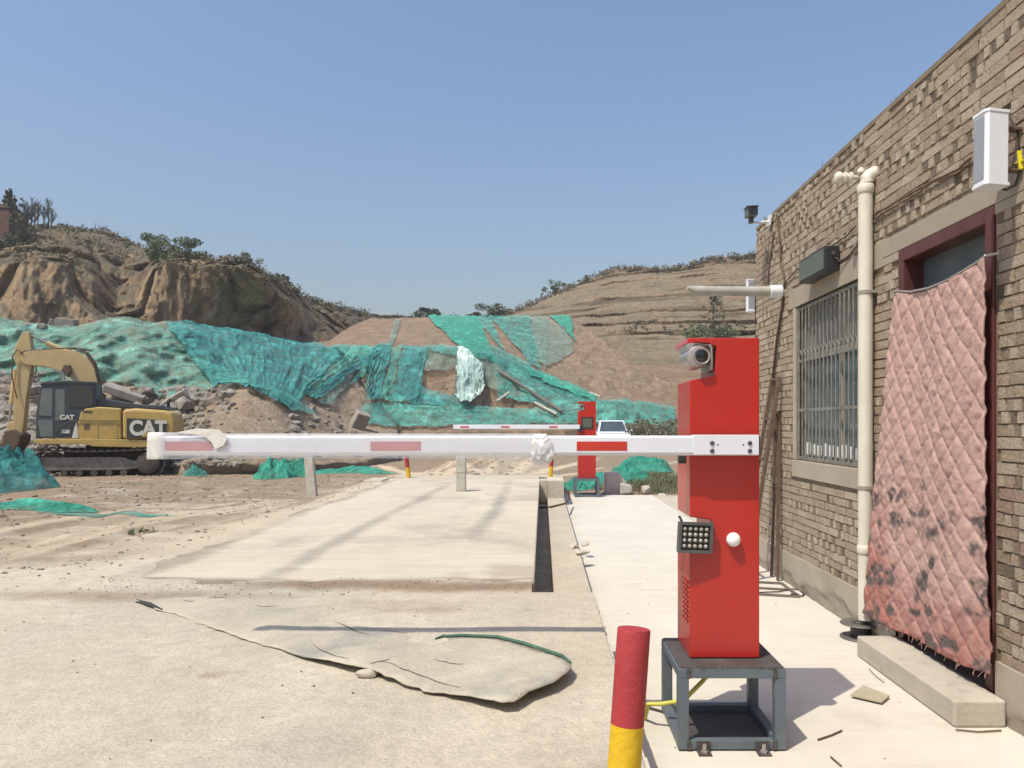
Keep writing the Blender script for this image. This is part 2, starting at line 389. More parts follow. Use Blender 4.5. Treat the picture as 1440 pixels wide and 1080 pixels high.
def hillmat(name, c1, c2, c3, sc, sc3, t3, stretch, bsc, bump, grass, gl=.6, bdist=.25):
    m = mat(name, c1, c2, sc, .95, bump, bsc, c3=c3, sc3=sc3, t3=t3, stretch=stretch, bdist=bdist, spec=.1, det=10)
    nt = m.node_tree; N = nt.nodes; L = nt.links; b = N['Principled BSDF']; src = b.inputs['Base Color'].links[0].from_socket
    fine(m, bsc*.35, .8, 1.12, (1, 1, .7), .9, bdist*1.2, 10); src = b.inputs['Base Color'].links[0].from_socket
    if grass:
        ge = N.new('ShaderNodeNewGeometry'); sp = N.new('ShaderNodeSeparateXYZ'); L.new(ge.outputs['Normal'], sp.inputs[0])
        tc = N.new('ShaderNodeTexCoord'); n = N.new('ShaderNodeTexNoise'); n.inputs['Scale'].default_value = .5; n.inputs['Detail'].default_value = 10
        n.inputs['Roughness'].default_value = .75
        L.new(tc.outputs['Object'], n.inputs['Vector'])
        ma = N.new('ShaderNodeMath'); ma.operation = 'MULTIPLY_ADD'; L.new(n.outputs[0], ma.inputs[0]); ma.inputs[1].default_value = 1.3
        L.new(sp.outputs[2], ma.inputs[2]); r = N.new('ShaderNodeMapRange'); r.inputs[1].default_value = gl+.6; r.inputs[2].default_value = gl+.85
        L.new(ma.outputs[0], r.inputs[0]); mx = N.new('ShaderNodeMix'); mx.data_type = 'RGBA'; L.new(r.outputs[0], mx.inputs[0])
        L.new(src, mx.inputs[6]); mx.inputs[7].default_value = (*grass, 1); L.new(mx.outputs[2], b.inputs['Base Color'])
    return m
hillmat('cliff', (.43, .32, .20), (.26, .18, .11), (.175, .115, .072), .7, .16, .56, (1, 1, .35), 2.2, 1.0, (.165, .14, .095), .50)  # third tone is a shadow brown, shade painted in patches on the cliff
hillmat('terrace', (.33, .245, .16), (.235, .165, .108), (.19, .13, .085), .5, .12, .56, (.3, .3, 2.2), 2.2, 1.0, (.21, .17, .115), .62)
attr_mix(MATS['terrace'], 'mk', 1, (.33, .20, .14), .2, 1.0, 2.0, .2); attr_mix(MATS['terrace'], 'mk', 0, (.12, .095, .06), .3, .9, 4.0, .35); attr_mix(MATS['terrace'], 'mk', 2, (.225, .16, .105), .2, .9, 1.5, .35)
fine(MATS['terrace'], 1.0, .74, 1.2, (.22, .22, 3.2), .6, .2, 8); fine(MATS['terrace'], 1.4, .75, 1.2, (1.6, 1.6, .25), .5, .2, 6)
fine(MATS['cliff'], 1.2, .72, 1.2, (1.3, 1.3, .25), 1.0, .3, 8)
hillmat('mound', (.38, .285, .20), (.27, .195, .13), (.32, .215, .15), 1.0, .2, .55, (1, 1, 1), 3.0, .9, None)
fine(MATS['mound'], 1.3, .72, 1.16, (1.4, 1.4, .35), .9, .25, 9)
hillmat('rubble_slope', (.37, .30, .22), (.26, .195, .135), (.31, .23, .155), 1.2, .3, .55, (1, 1, 1), 3.0, .8, None)
# left cliff
B = [[(-260, 620, 49), (640, 620, 94)], [(-260, 470, 50), (0, 500, 50), (200, 500, 54), (440, 500, 62), (520, 480, 76), (640, 465, 95)],
     [(-260, 440, 51), (0, 450, 53), (200, 448, 57), (300, 455, 58), (440, 470, 66), (520, 460, 80), (640, 458, 98)],
     [(-260, 340, 55), (0, 372, 55), (45, 366, 55), (95, 376, 56), (130, 395, 58), (165, 430, 61), (190, 425, 61), (215, 385, 59), (235, 368, 57), (330, 372, 56), (380, 398, 57), (410, 425, 62), (440, 440, 70), (520, 448, 85), (640, 456, 100)],
     [(-260, 300, 62), (0, 350, 62), (95, 352, 63), (130, 362, 65), (170, 385, 66), (200, 380, 66), (235, 364, 61), (340, 368, 59), (380, 394, 60), (420, 420, 68), (440, 430, 74), (520, 445, 88), (640, 450, 104)],
     [(-260, 262, 78), (0, 330, 72), (40, 318, 74), (75, 318, 76), (120, 322, 76), (150, 326, 76), (185, 340, 76), (205, 350, 74), (240, 356, 68), (290, 362, 64), (345, 368, 62), (362, 375, 62), (380, 390, 63), (410, 406, 70), (440, 422, 78), (470, 430, 84), (500, 437, 90), (520, 442, 92), (600, 447, 106), (640, 449, 110)],
     [(-260, 275, 95), (0, 345, 85), (120, 336, 90), (205, 365, 85), (290, 376, 75), (360, 390, 72), (410, 420, 80), (520, 455, 104), (640, 460, 124)]]
def dB(P, pxs):
    x, y, z = P[..., 0], P[..., 1], P[..., 2]; w = np.ones_like(z)
    n = P.shape[0]; k = np.arange(n)[:, None]/n
    env = sst(.97, .72, k)
    d = 2.2*fbm(x*.12, y*.12, z*.05, 4, 100)+1.1*fbm(x*.5, y*.5, z*.12, 4, 101)+.5*fbm(x*1.6, y*1.6, z*.5, 3, 102)
    d = d+.55*(1-2*np.abs(fbm(x*.9, y*.9, z*.12, 4, 105)))*env+.25*fbm(x*3, y*3, z*1.2, 3, 106)
    d = d-.9*np.clip(.25-np.abs(fbm(x*.28, y*.28, z*.06, 2, 103)), 0, 1)*6*env
    return d*(.25+.75*env), .35*fbm(x*.5, y*.5, z*.5, 4, 104)
cliff, bvB = loft('hill', B[0:], -260, 640, 2.4, [3, 10, 44, 18, 28, 8], 'cliff', dB, seed=1)
# right terraced hill
D = [[(600, 660, 60), (860, 670, 53), (1350, 670, 49)], [(600, 600, 62), (860, 600, 54), (1060, 600, 54), (1350, 600, 50)],
     [(600, 540, 70), (780, 540, 66), (860, 560, 57), (930, 560, 57), (1060, 560, 56), (1350, 560, 52)],
     [(600, 480, 84), (760, 470, 78), (800, 465, 76), (880, 500, 67), (960, 510, 64), (1060, 505, 64), (1350, 490, 60)],
     [(600, 450, 100), (700, 446, 98), (760, 428, 92), (800, 425, 88), (870, 425, 80), (960, 430, 76), (1060, 425, 76), (1350, 400, 70)],
     [(600, 448, 108), (680, 446, 104), (712, 441, 102), (745, 428, 100), (775, 414, 98), (800, 405, 96), (830, 390, 95), (865, 377, 92), (900, 378, 90), (935, 380, 88), (965, 375, 86), (1000, 364, 85), (1060, 360, 84), (1350, 330, 80)],
     [(600, 462, 130), (745, 440, 120), (865, 400, 110), (1060, 380, 104), (1350, 350, 100)]]
def aD(P):
    x, y, z = P[..., 0], P[..., 1], P[..., 2]
    zz = z+.5*fbm(x*.05, y*.05, 0, 3, 140)
    led = fbm(x*.12, y*.12, zz*2.6, 4, 141); ledge = sst(.04, .30, led)*sst(5.5, 7.5, z)
    pink = sst(.05, .3, fbm(x*.03, y*.03, zz*.55, 3, 142))*.8
    scree = sst(7.5, 4.5, z+1.6*fbm(x*.15, y*.15, 0, 3, 143))
    return np.stack([np.maximum(ledge, .0), pink, scree], -1)
def dD(P, pxs):
    x, y, z = P[..., 0], P[..., 1], P[..., 2]
    n = P.shape[0]; k = np.arange(n)[:, None]/n; up = sst(.30, .48, k)*sst(.99, .9, k)
    zz = z/1.25+.35*fbm(x*.05, y*.05, 0, 3, 110); fr = zz-np.floor(zz)
    d = up*np.clip(.5+1.6*fbm(x*.09, y*.09, z*.2, 3, 115), .05, 1.3)*(-1.25*sst(.5, 1.0, fr)+.55)+up*.5*fbm(x*.3, y*.3, z*1.2, 4, 111)+1.6*fbm(x*.08, y*.08, z*.08, 3, 112)*(1-up*.4)+.7*fbm(x*.5, y*.5, z*.5, 4, 113)*(1-.5*up)
    return d, .3*fbm(x*.4, y*.4, z*.4, 4, 114)
terr, bvD = loft('hill', D, 600, 1350, 2.6, [3, 14, 26, 46, 40, 8], 'terrace', dD, attrs=aD)
# brown scree spilling down between them, and the tiered mound in the middle
C = [[(380, 690, 40), (1000, 690, 46)], [(380, 620, 40), (440, 616, 42), (500, 612, 43), (640, 608, 43), (800, 604, 43.5), (860, 602, 44.5), (1000, 604, 46)],
     [(380, 600, 41), (440, 600, 42.8), (500, 596, 43.8), (560, 600, 43.8), (640, 599, 44), (760, 597, 44.4), (850, 597, 45.2), (1000, 600, 47)],
     [(380, 585, 43), (450, 580, 44.4), (500, 574, 45), (560, 571, 45.6), (640, 571, 45.8), (740, 575, 46.2), (850, 568, 47), (900, 570, 48), (1000, 585, 50)],
     [(380, 540, 46), (450, 535, 47), (520, 530, 47.3), (640, 530, 47.6), (700, 530, 48), (740, 545, 48), (800, 560, 48.5), (850, 566, 49), (1000, 580, 52)],
     [(380, 500, 49), (450, 492, 49.5), (520, 490, 49.8), (600, 489, 49.5), (650, 492, 49.5), (690, 505, 50), (730, 525, 50.5), (780, 545, 51), (830, 562, 51), (900, 566, 51), (1000, 578, 54)],
     [(380, 490, 54), (450, 486, 56), (600, 485, 56), (650, 489, 55), (700, 500, 55), (760, 520, 55), (830, 545, 55), (900, 558, 55), (1000, 575, 56)],
     [(380, 484, 60), (440, 483, 61), (465, 478, 64), (500, 456, 71), (520, 448, 74), (600, 446, 75), (700, 447, 75), (770, 446, 75), (800, 446, 74), (812, 452, 73), (850, 480, 68), (900, 520, 62), (1000, 565, 58)],
     [(380, 500, 68), (440, 500, 70), (520, 460, 86), (700, 458, 88), (800, 458, 86), (850, 495, 74), (1000, 580, 62)]]
def dC(P, pxs):
    x, y, z = P[..., 0], P[..., 1], P[..., 2]
    gro = 1-2*np.abs(fbm(x*.55, y*.2, z*.1, 4, 123)); rt = sst(760, 830, pxs)[None, :]
    return .9*fbm(x*.22, y*.22, z*.22, 4, 120)+.26*fbm(x*1.5, y*1.5, z*.8, 4, 121)+gro*(.12+.5*rt)+.35*rt*fbm(x*.9, y*.9, z*.9, 4, 124), .14*fbm(x*.6, y*.6, z*.6, 4, 122)
mnd, bvC = loft('hill', C, 380, 1000, 2.0, [3, 5, 10, 16, 18, 10, 34, 6], 'mound', dC)
# rubble slope on the left
Aa = [[(-260, 780, 21.5), (260, 720, 25.5), (560, 700, 33.5)], [(-260, 680, 22), (0, 655, 27), (60, 650, 27.5), (200, 655, 27), (260, 655, 26), (340, 655, 26), (440, 655, 27), (500, 650, 30), (560, 640, 34)],
      [(-260, 600, 26), (0, 615, 29), (60, 612, 29.5), (200, 622, 29), (260, 610, 29), (300, 590, 29.5), (340, 578, 30), (400, 600, 30), (440, 622, 31), (500, 625, 34), (560, 628, 37)],
      [(-260, 540, 30), (0, 560, 31.5), (60, 555, 32), (200, 560, 32), (260, 565, 32), (310, 552, 32), (350, 548, 32), (390, 560, 32.5), (430, 590, 34), (480, 605, 37), (560, 616, 39)],
      [(-260, 480, 35), (0, 500, 35), (120, 500, 35.5), (200, 500, 36), (300, 515, 37), (360, 530, 38), (420, 552, 39.5), (450, 570, 40), (500, 592, 41), (560, 606, 41.5)],
      [(-260, 425, 40), (0, 449, 39), (30, 454, 39), (60, 458, 39.3), (85, 460, 39.5), (110, 460, 39.5), (140, 451, 39.5), (180, 449, 40), (210, 456, 40.5), (240, 455, 41), (300, 463, 42.5), (360, 472, 44), (400, 480, 45), (440, 487, 46), (470, 492, 46), (500, 530, 44.5), (520, 560, 43.6), (560, 600, 43)],
      [(-260, 440, 48), (0, 470, 47), (240, 475, 48), (440, 500, 51), (500, 550, 48), (560, 610, 46)]]
def dA(P, pxs):
    x, y, z = P[..., 0], P[..., 1], P[..., 2]; n = P.shape[0]; k = np.arange(n)[:, None]/n
    f1, f2 = worley(x*.62, y*.62, z*.75, 130); g1, g2 = worley(x*1.5, y*1.5, z*1.6, 134)
    left = sst(330, 230, pxs)[None, :]
    b = (np.clip(.75-f1, 0, 1)*1.1+np.clip(.6-g1, 0, 1)*.55)*left
    b = b*1.5
    return b*sst(1.0, .7, k)+.6*fbm(x*.25, y*.25, z*.25, 4, 131)*sst(.1, .4, k)+.18*fbm(x*1.6, y*1.6, z*1.6, 3, 132), .35*b*.5*sst(1., .85, k)+.12*fbm(x, y, z, 3, 133)
rub, bvA = loft('hill', Aa, -260, 560, 1.8, [4, 12, 20, 34, 44, 8], 'rubble_slope', dA, sharp=0)
# ------------------------------------------------------------ green dust nets draped over the slopes
def netmat(name, c1, c2, hole, tr):
    m = mat(name, c1, c2, .35, .7, .55, 5, c3=tuple(min(1, v*1.35) for v in c1), sc3=.9, t3=.52, spec=.25, det=8, bdist=.08)
    nt = m.node_tree; N = nt.nodes; L = nt.links; b = N['Principled BSDF']
    tc = N.new('ShaderNodeTexCoord'); n = N.new('ShaderNodeTexNoise'); n.inputs['Scale'].default_value = 2.2; n.inputs['Detail'].default_value = 12
    n.inputs['Roughness'].default_value = .72; L.new(tc.outputs['Object'], n.inputs['Vector'])
    fine(m, 9, .6, 1.3, (1, 1, 1), 1.0, .07, 8)
    r = N.new('ShaderNodeMapRange'); r.inputs[1].default_value = .36; r.inputs[2].default_value = .6
    r.inputs[3].default_value = hole; r.inputs[4].default_value = tr; L.new(n.outputs[0], r.inputs[0]); L.new(r.outputs[0], b.inputs['Alpha'])
    return m
netmat('net_light', (.19, .46, .365), (.12, .33, .26), .18, .74)
netmat('net_teal', (.065, .32, .29), (.028, .18, .185), .40, .94)
netmat('net_mid', (.10, .39, .315), (.055, .25, .21), .24, .86)
netmat('net_green', (.06, .38, .27), (.035, .27, .19), .5, .93)
netmat('net_dim', (.20, .33, .27), (.22, .28, .22), .32, .66)
netmat('net_white', (.56, .66, .61), (.36, .52, .48), .8, 1.0)
ALLBV = [bvA, bvC, bvD, bvB]
def hit(px, py, bvs):
    r = ray(px, py).normalized(); best = None
    for bv in bvs:
        h, nrm, i, d = bv.ray_cast(Vector((0, 0, H)), r, 400)
        if h is not None and (best is None or d < best[1]): best = (h, d)
    if best is None: return None
    return best[0]
def net(top, bot, m, label, cat='net', group=None, bvs=ALLBV, off=.12, wr=.16, folds=0, dens=1.6, seed=0, name='dust_net', slack=1.0, rag=1.5):
    top = np.array(top, float); bot = np.array(bot, float)
    def par(a):
        s = np.concatenate([[0], np.cumsum(np.hypot(*np.diff(a, axis=0).T))]); return s/s[-1]
    lt = np.hypot(*np.diff(top, axis=0).T).sum(); lb = np.hypot(*np.diff(bot, axis=0).T).sum()
    nu = max(8, int(max(lt, lb)/dens)); u = np.linspace(0, 1, nu)
    T = np.stack([np.interp(u, par(top), top[:, i]) for i in (0, 1)], -1); Bm = np.stack([np.interp(u, par(bot), bot[:, i]) for i in (0, 1)], -1)
    hh = np.hypot(*(T-Bm).T).max(); nv = max(6, int(hh/dens)); v = np.linspace(0, 1, nv)
    P2 = T[None]*(1-v[:, None, None])+Bm[None]*v[:, None, None]
    J = rag*np.stack([fbm(P2[..., 0]*.09, P2[..., 1]*.09, seed, 3, 200+seed), fbm(P2[..., 0]*.09, P2[..., 1]*.09, seed+9, 3, 300+seed)], -1)
    P2 = P2+J*2+.8*np.stack([fbm(P2[..., 0]*.3, P2[..., 1]*.3, seed, 2, 250+seed), fbm(P2[..., 0]*.3, P2[..., 1]*.3, seed+5, 2, 350+seed)], -1)*rag
    P3 = np.zeros((nv, nu, 3)); last = None
    for i in range(nv):
        for j in range(nu):
            h = None
            for dy in (0, 1, 2, 3, 5, 8):
                h = hit(P2[i, j, 0], P2[i, j, 1]+dy, bvs)
                if h is not None: break
            if h is None: h = last
            r = ray(P2[i, j, 0], P2[i, j, 1]); d = h.y; last = h
            P3[i, j] = tuple(Vector((0, 0, H))+r*(d/r.y))
    # a net bridges hollows: smooth the depth a little
    dd = P3[..., 1].copy()
    for _ in range(3):
        q = dd.copy(); q[1:-1, 1:-1] = (dd[:-2, 1:-1]+dd[2:, 1:-1]+dd[1:-1, :-2]+dd[1:-1, 2:])/4; dd = np.minimum(q, dd+.02)
    sc_ = (dd/P3[..., 1]); O = np.array([0, 0, H]); P3 = O+(P3-O)*sc_[..., None]
    x, y, z = P3[..., 0], P3[..., 1], P3[..., 2]
    d = off+wr*(.5+.5*fbm(x*.7, y*.7, z*.7, 4, 210+seed))
    d = d+.11*fbm(x*2.2, y*2.2, z*1.5, 4, 230+seed)*min(1, wr*5)+.10*(1-np.abs(fbm(u[None, :]*nu*.06+v[:, None]*1.5, v[:, None]*nv*.018, seed, 3, 240+seed))*2.2)*min(1, wr*5)
    if folds:
        U = u[None, :]+.02*fbm(u[None, :]*3, v[:, None]*2, seed, 3, 220)
        am = np.clip(.55+1.1*fbm(U*folds*.7, v[:, None]*1.3, seed, 2, 222), .08, 1.2)
        f = np.abs(np.sin(U*folds*math.pi+2.6*fbm(U*3, v[:, None]*1.8, seed, 3, 221)*2)); g_ = np.abs(np.sin(U*folds*7.3+3*fbm(U*6, v[:, None]*2.4, seed, 3, 223)))
        d = d+slack*(.30*(1-f)**1.6*am+.10*(1-g_)**1.3)*(.35+.65*v[:, None])
    rg = P3[..., :2]/np.linalg.norm(P3[..., :2], axis=2, keepdims=True)
    P3[..., :2] -= rg*d[..., None]; P3[..., 2] += .25*d
    o = grid_mesh(name, P3, m, sharp=0)
    return tag(o, label, cat, group)
net([(-60, 445), (0, 447), (60, 457), (110, 460), (140, 450), (180, 447), (210, 454), (240, 454), (262, 457)],
    [(-60, 560), (0, 533), (40, 530), (75, 545), (110, 535), (150, 536), (185, 543), (215, 553), (245, 562), (270, 556), (310, 545)], 'net_light',
    'pale green net over the big rubble slope behind the excavator', seed=1, off=.05, wr=.1)
net([(232, 455), (300, 461), (360, 470), (415, 480), (462, 489), (492, 492)],
    [(300, 546), (330, 545), (352, 548), (376, 560), (392, 570), (415, 578), (430, 560)], 'net_teal',
    'blue-teal wrinkled net hanging in the hollow between rubble slope and mound', seed=2, off=.25, wr=.3, folds=9)
net([(262, 500), (300, 520), (350, 536), (400, 556), (440, 580)], [(300, 543), (345, 545), (380, 556), (410, 582), (445, 588)], 'net_mid',
    'narrow green net edge running down above the sand heap', seed=3, off=.45, wr=.2)
G = 'strips of dust net on the mound'
net([(498, 491), (520, 489), (540, 488)], [(425, 552), (432, 558), (440, 565)], 'net_mid', 'thin teal net strip, leftmost of the fan hanging on the mound', group=G, seed=4, off=.35, folds=2)
net([(536, 487), (552, 487)], [(430, 560), (446, 566)], 'net_teal', 'bright teal net strip slanting left across bare brown earth', group=G, seed=5, off=.4, folds=3)
net([(510, 513), (524, 500), (527, 506)], [(492, 545), (500, 540), (512, 532)], 'net_mid', 'small torn scrap of net on the brown earth of the mound', group=G, seed=6, off=.3)
net([(534, 490), (548, 490), (553, 490)], [(512, 520), (516, 567), (533, 568)], 'net_teal', 'dark teal pleated net strip hanging upright beside bare earth', group=G, seed=7, off=.45, folds=4)
net([(552, 490), (566, 489)], [(534, 566), (549, 569)], 'net_mid', 'narrow hanging net strip right of the dark pleated one', group=G, seed=8, off=.4, folds=2)
net([(566, 489), (598, 489), (604, 491)], [(549, 569), (572, 569), (590, 560)], 'net_teal', 'wide teal net curtain hanging in the middle of the mound', group=G, seed=9, off=.38, folds=5)
net([(596, 489), (620, 486), (646, 492), (650, 500)], [(590, 520), (600, 523), (625, 524), (646, 516)], 'net_dim', 'grey-green net cap above the round bare patch', group=G, seed=10, off=.3)
net([(590, 541), (600, 551), (640, 559), (652, 556)], [(574, 569), (600, 571), (640, 574), (664, 575)], 'net_teal', 'curved teal net band under the round bare patch', group=G, seed=11, off=.35)
net([(643, 492), (656, 497), (664, 503), (676, 516), (680, 530)], [(640, 560), (648, 568), (662, 570), (672, 562), (682, 548)], 'net_white', 'white gathered net sheet hanging in folds on the mound', cat='tarp', seed=12, off=.6, folds=9, slack=1.0, wr=.25, name='white_tarp')
net([(650, 492), (672, 502), (700, 512), (720, 530)], [(682, 540), (694, 548), (716, 560), (760, 566)], 'net_dim', 'dull green net right of the white hanging sheet', group=G, seed=13, off=.3)
net([(510, 568), (560, 569), (640, 571), (700, 575), (762, 577), (842, 578)], [(505, 598), (560, 601), (640, 600), (700, 600), (770, 598), (845, 598)], 'net_mid', 'long low green net band along the foot of the mound', seed=14, off=.3, wr=.12)
net([(842, 566), (880, 564), (920, 569), (950, 574)], [(842, 600), (880, 602), (920, 606), (950, 606)], 'net_mid', 'teal net behind the white car on the bank', seed=15, off=.3)
G2 = 'long nets on the upper slope'
net([(601, 446), (650, 446), (672, 448)], [(652, 496), (680, 506), (700, 515)], 'net_green', 'green net band sweeping down from the top of the mound', group=G2, seed=16, off=.3)
net([(660, 446), (690, 446)], [(712, 496), (716, 512)], 'net_mid', 'thin green net strip beside the upper bare slope', group=G2, seed=17, off=.3)
net([(686, 446), (720, 446), (745, 447)], [(716, 478), (744, 512), (762, 522)], 'net_mid', 'middle green net sweeping down the upper slope', group=G2, seed=18, off=.3)
net([(745, 447), (770, 446)], [(755, 500), (768, 524)], 'net_dim', 'faded thin net left of the grey-brown patch', group=G2, seed=19, off=.3)
net([(772, 446), (800, 445), (806, 456)], [(800, 470), (806, 478), (808, 486)], 'net_green', 'short green net corner at the right end of the crest', group=G2, seed=20, off=.3)
net([(692, 500), (720, 512), (760, 524), (800, 545), (838, 560)], [(700, 560), (730, 566), (770, 574), (800, 578), (842, 580)], 'net_mid', 'green net with bare holes on the right shoulder of the mound', seed=21, off=.3)
net([(740, 520), (780, 535), (815, 548), (838, 560)], [(745, 532), (785, 548), (815, 560), (838, 566)], 'net_green', 'bright green rope-like net edge along the right shoulder', seed=22, off=.6)
net([(504, 490), (530, 489)], [(444, 568), (466, 572)], 'net_dim', 'thin grey-green net layer lying under the slanting strips', group=G, seed=23, off=.22)
net([(745, 460), (770, 447), (790, 462), (806, 480)], [(748, 500), (766, 516), (790, 506), (806, 496)], 'net_dim', 'grey-brown see-through net patch near the right end of the upper slope', group=G2, seed=24, off=.2)
net([(690, 486), (712, 496), (740, 512)], [(700, 512), (740, 530), (776, 542)], 'net_mid', 'green net joining the upper slope to the right shoulder', group=G2, seed=25, off=.3)
net([(600, 490), (650, 492), (690, 500)], [(606, 498), (650, 506), (684, 512)], 'net_mid', 'thin green net hem along the ledge of the mound', group=G, seed=26, off=.5)
net([(556, 450), (566, 450)], [(546, 486), (552, 488)], 'net_dim', 'faint thread of torn net on the bare upper slope', group=G2, seed=27, off=.15)
net([(470, 487), (500, 488), (520, 487)], [(452, 505), (480, 512), (500, 506)], 'net_mid', 'small green net piece joining hollow and mound', group=G, seed=28, off=.35)
# ------------------------------------------------------------ brick building
mat('mortar', (.24, .19, .13), (.17, .135, .09), 9, .95, .5, 60)
mat('brick', (.39, .305, .215), (.31, .24, .17), 14, .95, .6, 55, c3=(.30, .20, .155), sc3=.7, t3=.56, bdist=.02)
fine(MATS['brick'], 38, .72, 1.15, bump=.8, bd=.012, det=7)
attr_mix(MATS['brick'], 'bc', 0, (.43, .365, .275), .45, 1.0)
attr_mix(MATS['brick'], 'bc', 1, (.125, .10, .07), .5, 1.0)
attr_mix(MATS['brick'], 'bc', 2, (.33, .20, .165), .66, 1.2)
mat('render', (.385, .335, .26), (.33, .285, .22), 3, .93, .3, 40, c3=(.31, .27, .20), sc3=1.6, t3=.56)
mat('peeled', (.36, .32, .26), (.20, .17, .13), 14, .97, 1.0, 26, bdist=.04)
mat('concrete_beam', (.34, .29, .22), (.29, .25, .19), 4, .93, .3, 40)
mat('window_frame', (.30, .29, .25), (.24, .23, .2), 8, .5, .1)
mat('bar_metal', (.26, .255, .23), (.15, .135, .11), 12, .5, .2, 60, metal=.2)
mat('glass_dark', (.10, .13, .145), (.15, .19, .19), 1.2, .06, 0, spec=.8)
mat('glass_pale', (.30, .30, .25), (.20, .22, .20), 1.5, .12, 0, spec=.7)
mat('door_frame', (.13, .04, .035), (.075, .025, .022), 4, .45, .2, 30, stretch=(1, 1, .2))
mat('white_block', (.72, .74, .72), (.6, .62, .6), 8, .7, 0)
Y0, Y1, ZT = -1.2, 8.32, 3.60
bld = thing('brick_building', 'long flat-roofed building of rough tan brick with barred window and curtained door', 'building', (XW, Y1, 0))
WY0, WY1, WZ0, WZ1 = 5.62, 7.02, 1.18, 2.57        # window opening
DY0, DY1, DZ0, DZ1 = 3.93, 4.98, .12, 2.63         # door opening
LZ = (2.57, 2.745)
# core wall with the two openings left out
w = MB(); xi = XW+.0095
def wbox(y0, y1, z0, z1): w.box((xi, y0, z0), (xi+.26, y1, z1))
wbox(Y0, DY0, 0, ZT); wbox(DY1, WY0, 0, ZT); wbox(WY1, Y1-.01, 0, ZT)
wbox(DY0, DY1, DZ1, ZT); wbox(WY0, WY1, WZ1, ZT); wbox(WY0, WY1, 0, WZ0); wbox(DY0, DY1, 0, DZ0)
w.box((xi+.26, Y1-.27, 0), (8, Y1-.01, ZT)); w.box((7.76, Y0, 0), (8.0, Y1-.28, ZT)); w.box((xi+.26, Y0, 0), (7.75, Y0+.24, ZT))
wall = w.build('wall', 'mortar', bld, local=False)
# the bricks: every brick in its course, stretchers, split headers, some sunken and dark
V = []; Fc = []; Cc = []
def brick(y0, y1, z0, z1, x0, c):
    j = lambda a: random.uniform(-a, a)
    k = len(V); e = .0022
    V.extend([(x0+j(e), y0+j(.003), z0+j(.003)), (x0+j(e), y1+j(.003), z0+j(.003)), (x0+j(e), y1+j(.003), z1+j(.003)), (x0+j(e), y0+j(.003), z1+j(.003)),
              (xi+.004, y0, z0), (xi+.004, y1, z0), (xi+.004, y1, z1), (xi+.004, y0, z1)])
    Fc.extend([(k, k+3, k+2, k+1), (k, k+1, k+5, k+4), (k+1, k+2, k+6, k+5), (k+2, k+3, k+7, k+6), (k+3, k, k+4, k+7)]); Cc.extend([c]*8)
CH = .0635; ncourse = int((ZT-.02)/CH)
def blocked(y0, y1, z0, z1):
    for a, b, c, d in ((WY0-.08, WY1+.075, WZ0-.16, LZ[1]), (DY0-.02, DY1+.02, 0, DZ1), (3.3, 5.2, LZ[0]+.01, LZ[1]), (5.2, 7.25, LZ[0], LZ[1]), (-9, 9, 0, .295)):
        if y0 < b and y1 > a and z0 < d and z1 > c: return (a, b)
    return None
for c in range(ncourse):
    z0 = .30+c*CH; z1 = z0+CH-.009
    if z1 > ZT+.02: break
    y = Y0+random.uniform(-.2, 0); mode = c % 4; run = 0
    while y < Y1:
        if run <= 0:
            pr = .62 if mode in (1, 3) else .30
            if fbm(y*.5, c*.15, 0, 2, 400) > .1: pr += .2
            kind = 'h' if random.random() < pr else 's'; run = random.randint(2, 5) if kind == 'h' else random.randint(1, 3); tog = random.random() < .5
        L_ = .108*random.uniform(.85, 1.1)*(.62 if (kind == 'h') else 1) if kind == 'h' else .225*random.uniform(.9, 1.06)
        y2 = min(y+L_-.011, Y1); bl = blocked(y, y2, z0, z1)
        if bl:
            a, b = bl; segs = []
            if y < a-.03: segs.append((y, a))
            if y2 > b+.03: segs.append((b, y2))
        else: segs = [(y, y2)]
        depth = XW+random.uniform(-.003, .004); col = [random.random()*.9, random.random()*.55, random.random()*.75 if fbm(y*.5, z0*1.5, 3, 2, 401) > .05 else random.random()*.4]
        if kind == 'h':
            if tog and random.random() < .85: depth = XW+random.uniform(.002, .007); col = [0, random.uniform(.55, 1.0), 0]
            else: depth = XW+random.uniform(-.006, 0); col = [random.uniform(.5, 1), 0, 0]
            tog = not tog
        zz1 = z1+(random.uniform(-.03, .015) if c >= ncourse-6 and z1 > ZT-.08 else 0)
        for a, b in segs:
            if b-a > .015: brick(a, b, z0, zz1, depth, col)
        y = y+L_; run -= 1
# end wall of the building, in the same brick
me = bpy.data.meshes.new('brick_facing'); Mi = WM[bld].inverted()
me.from_pydata([tuple(Mi @ Vector(p)) for p in V], [], Fc); ca = me.color_attributes.new('bc', 'FLOAT_COLOR', 'POINT')
ca.data.foreach_set('color', np.concatenate([np.array(Cc), np.ones((len(Cc), 1))], 1).astype(np.float32).reshape(-1))
me.materials.append(MATS['brick']); bf = bpy.data.objects.new('brick_facing', me); scene.collection.objects.link(bf); bf.parent = bld
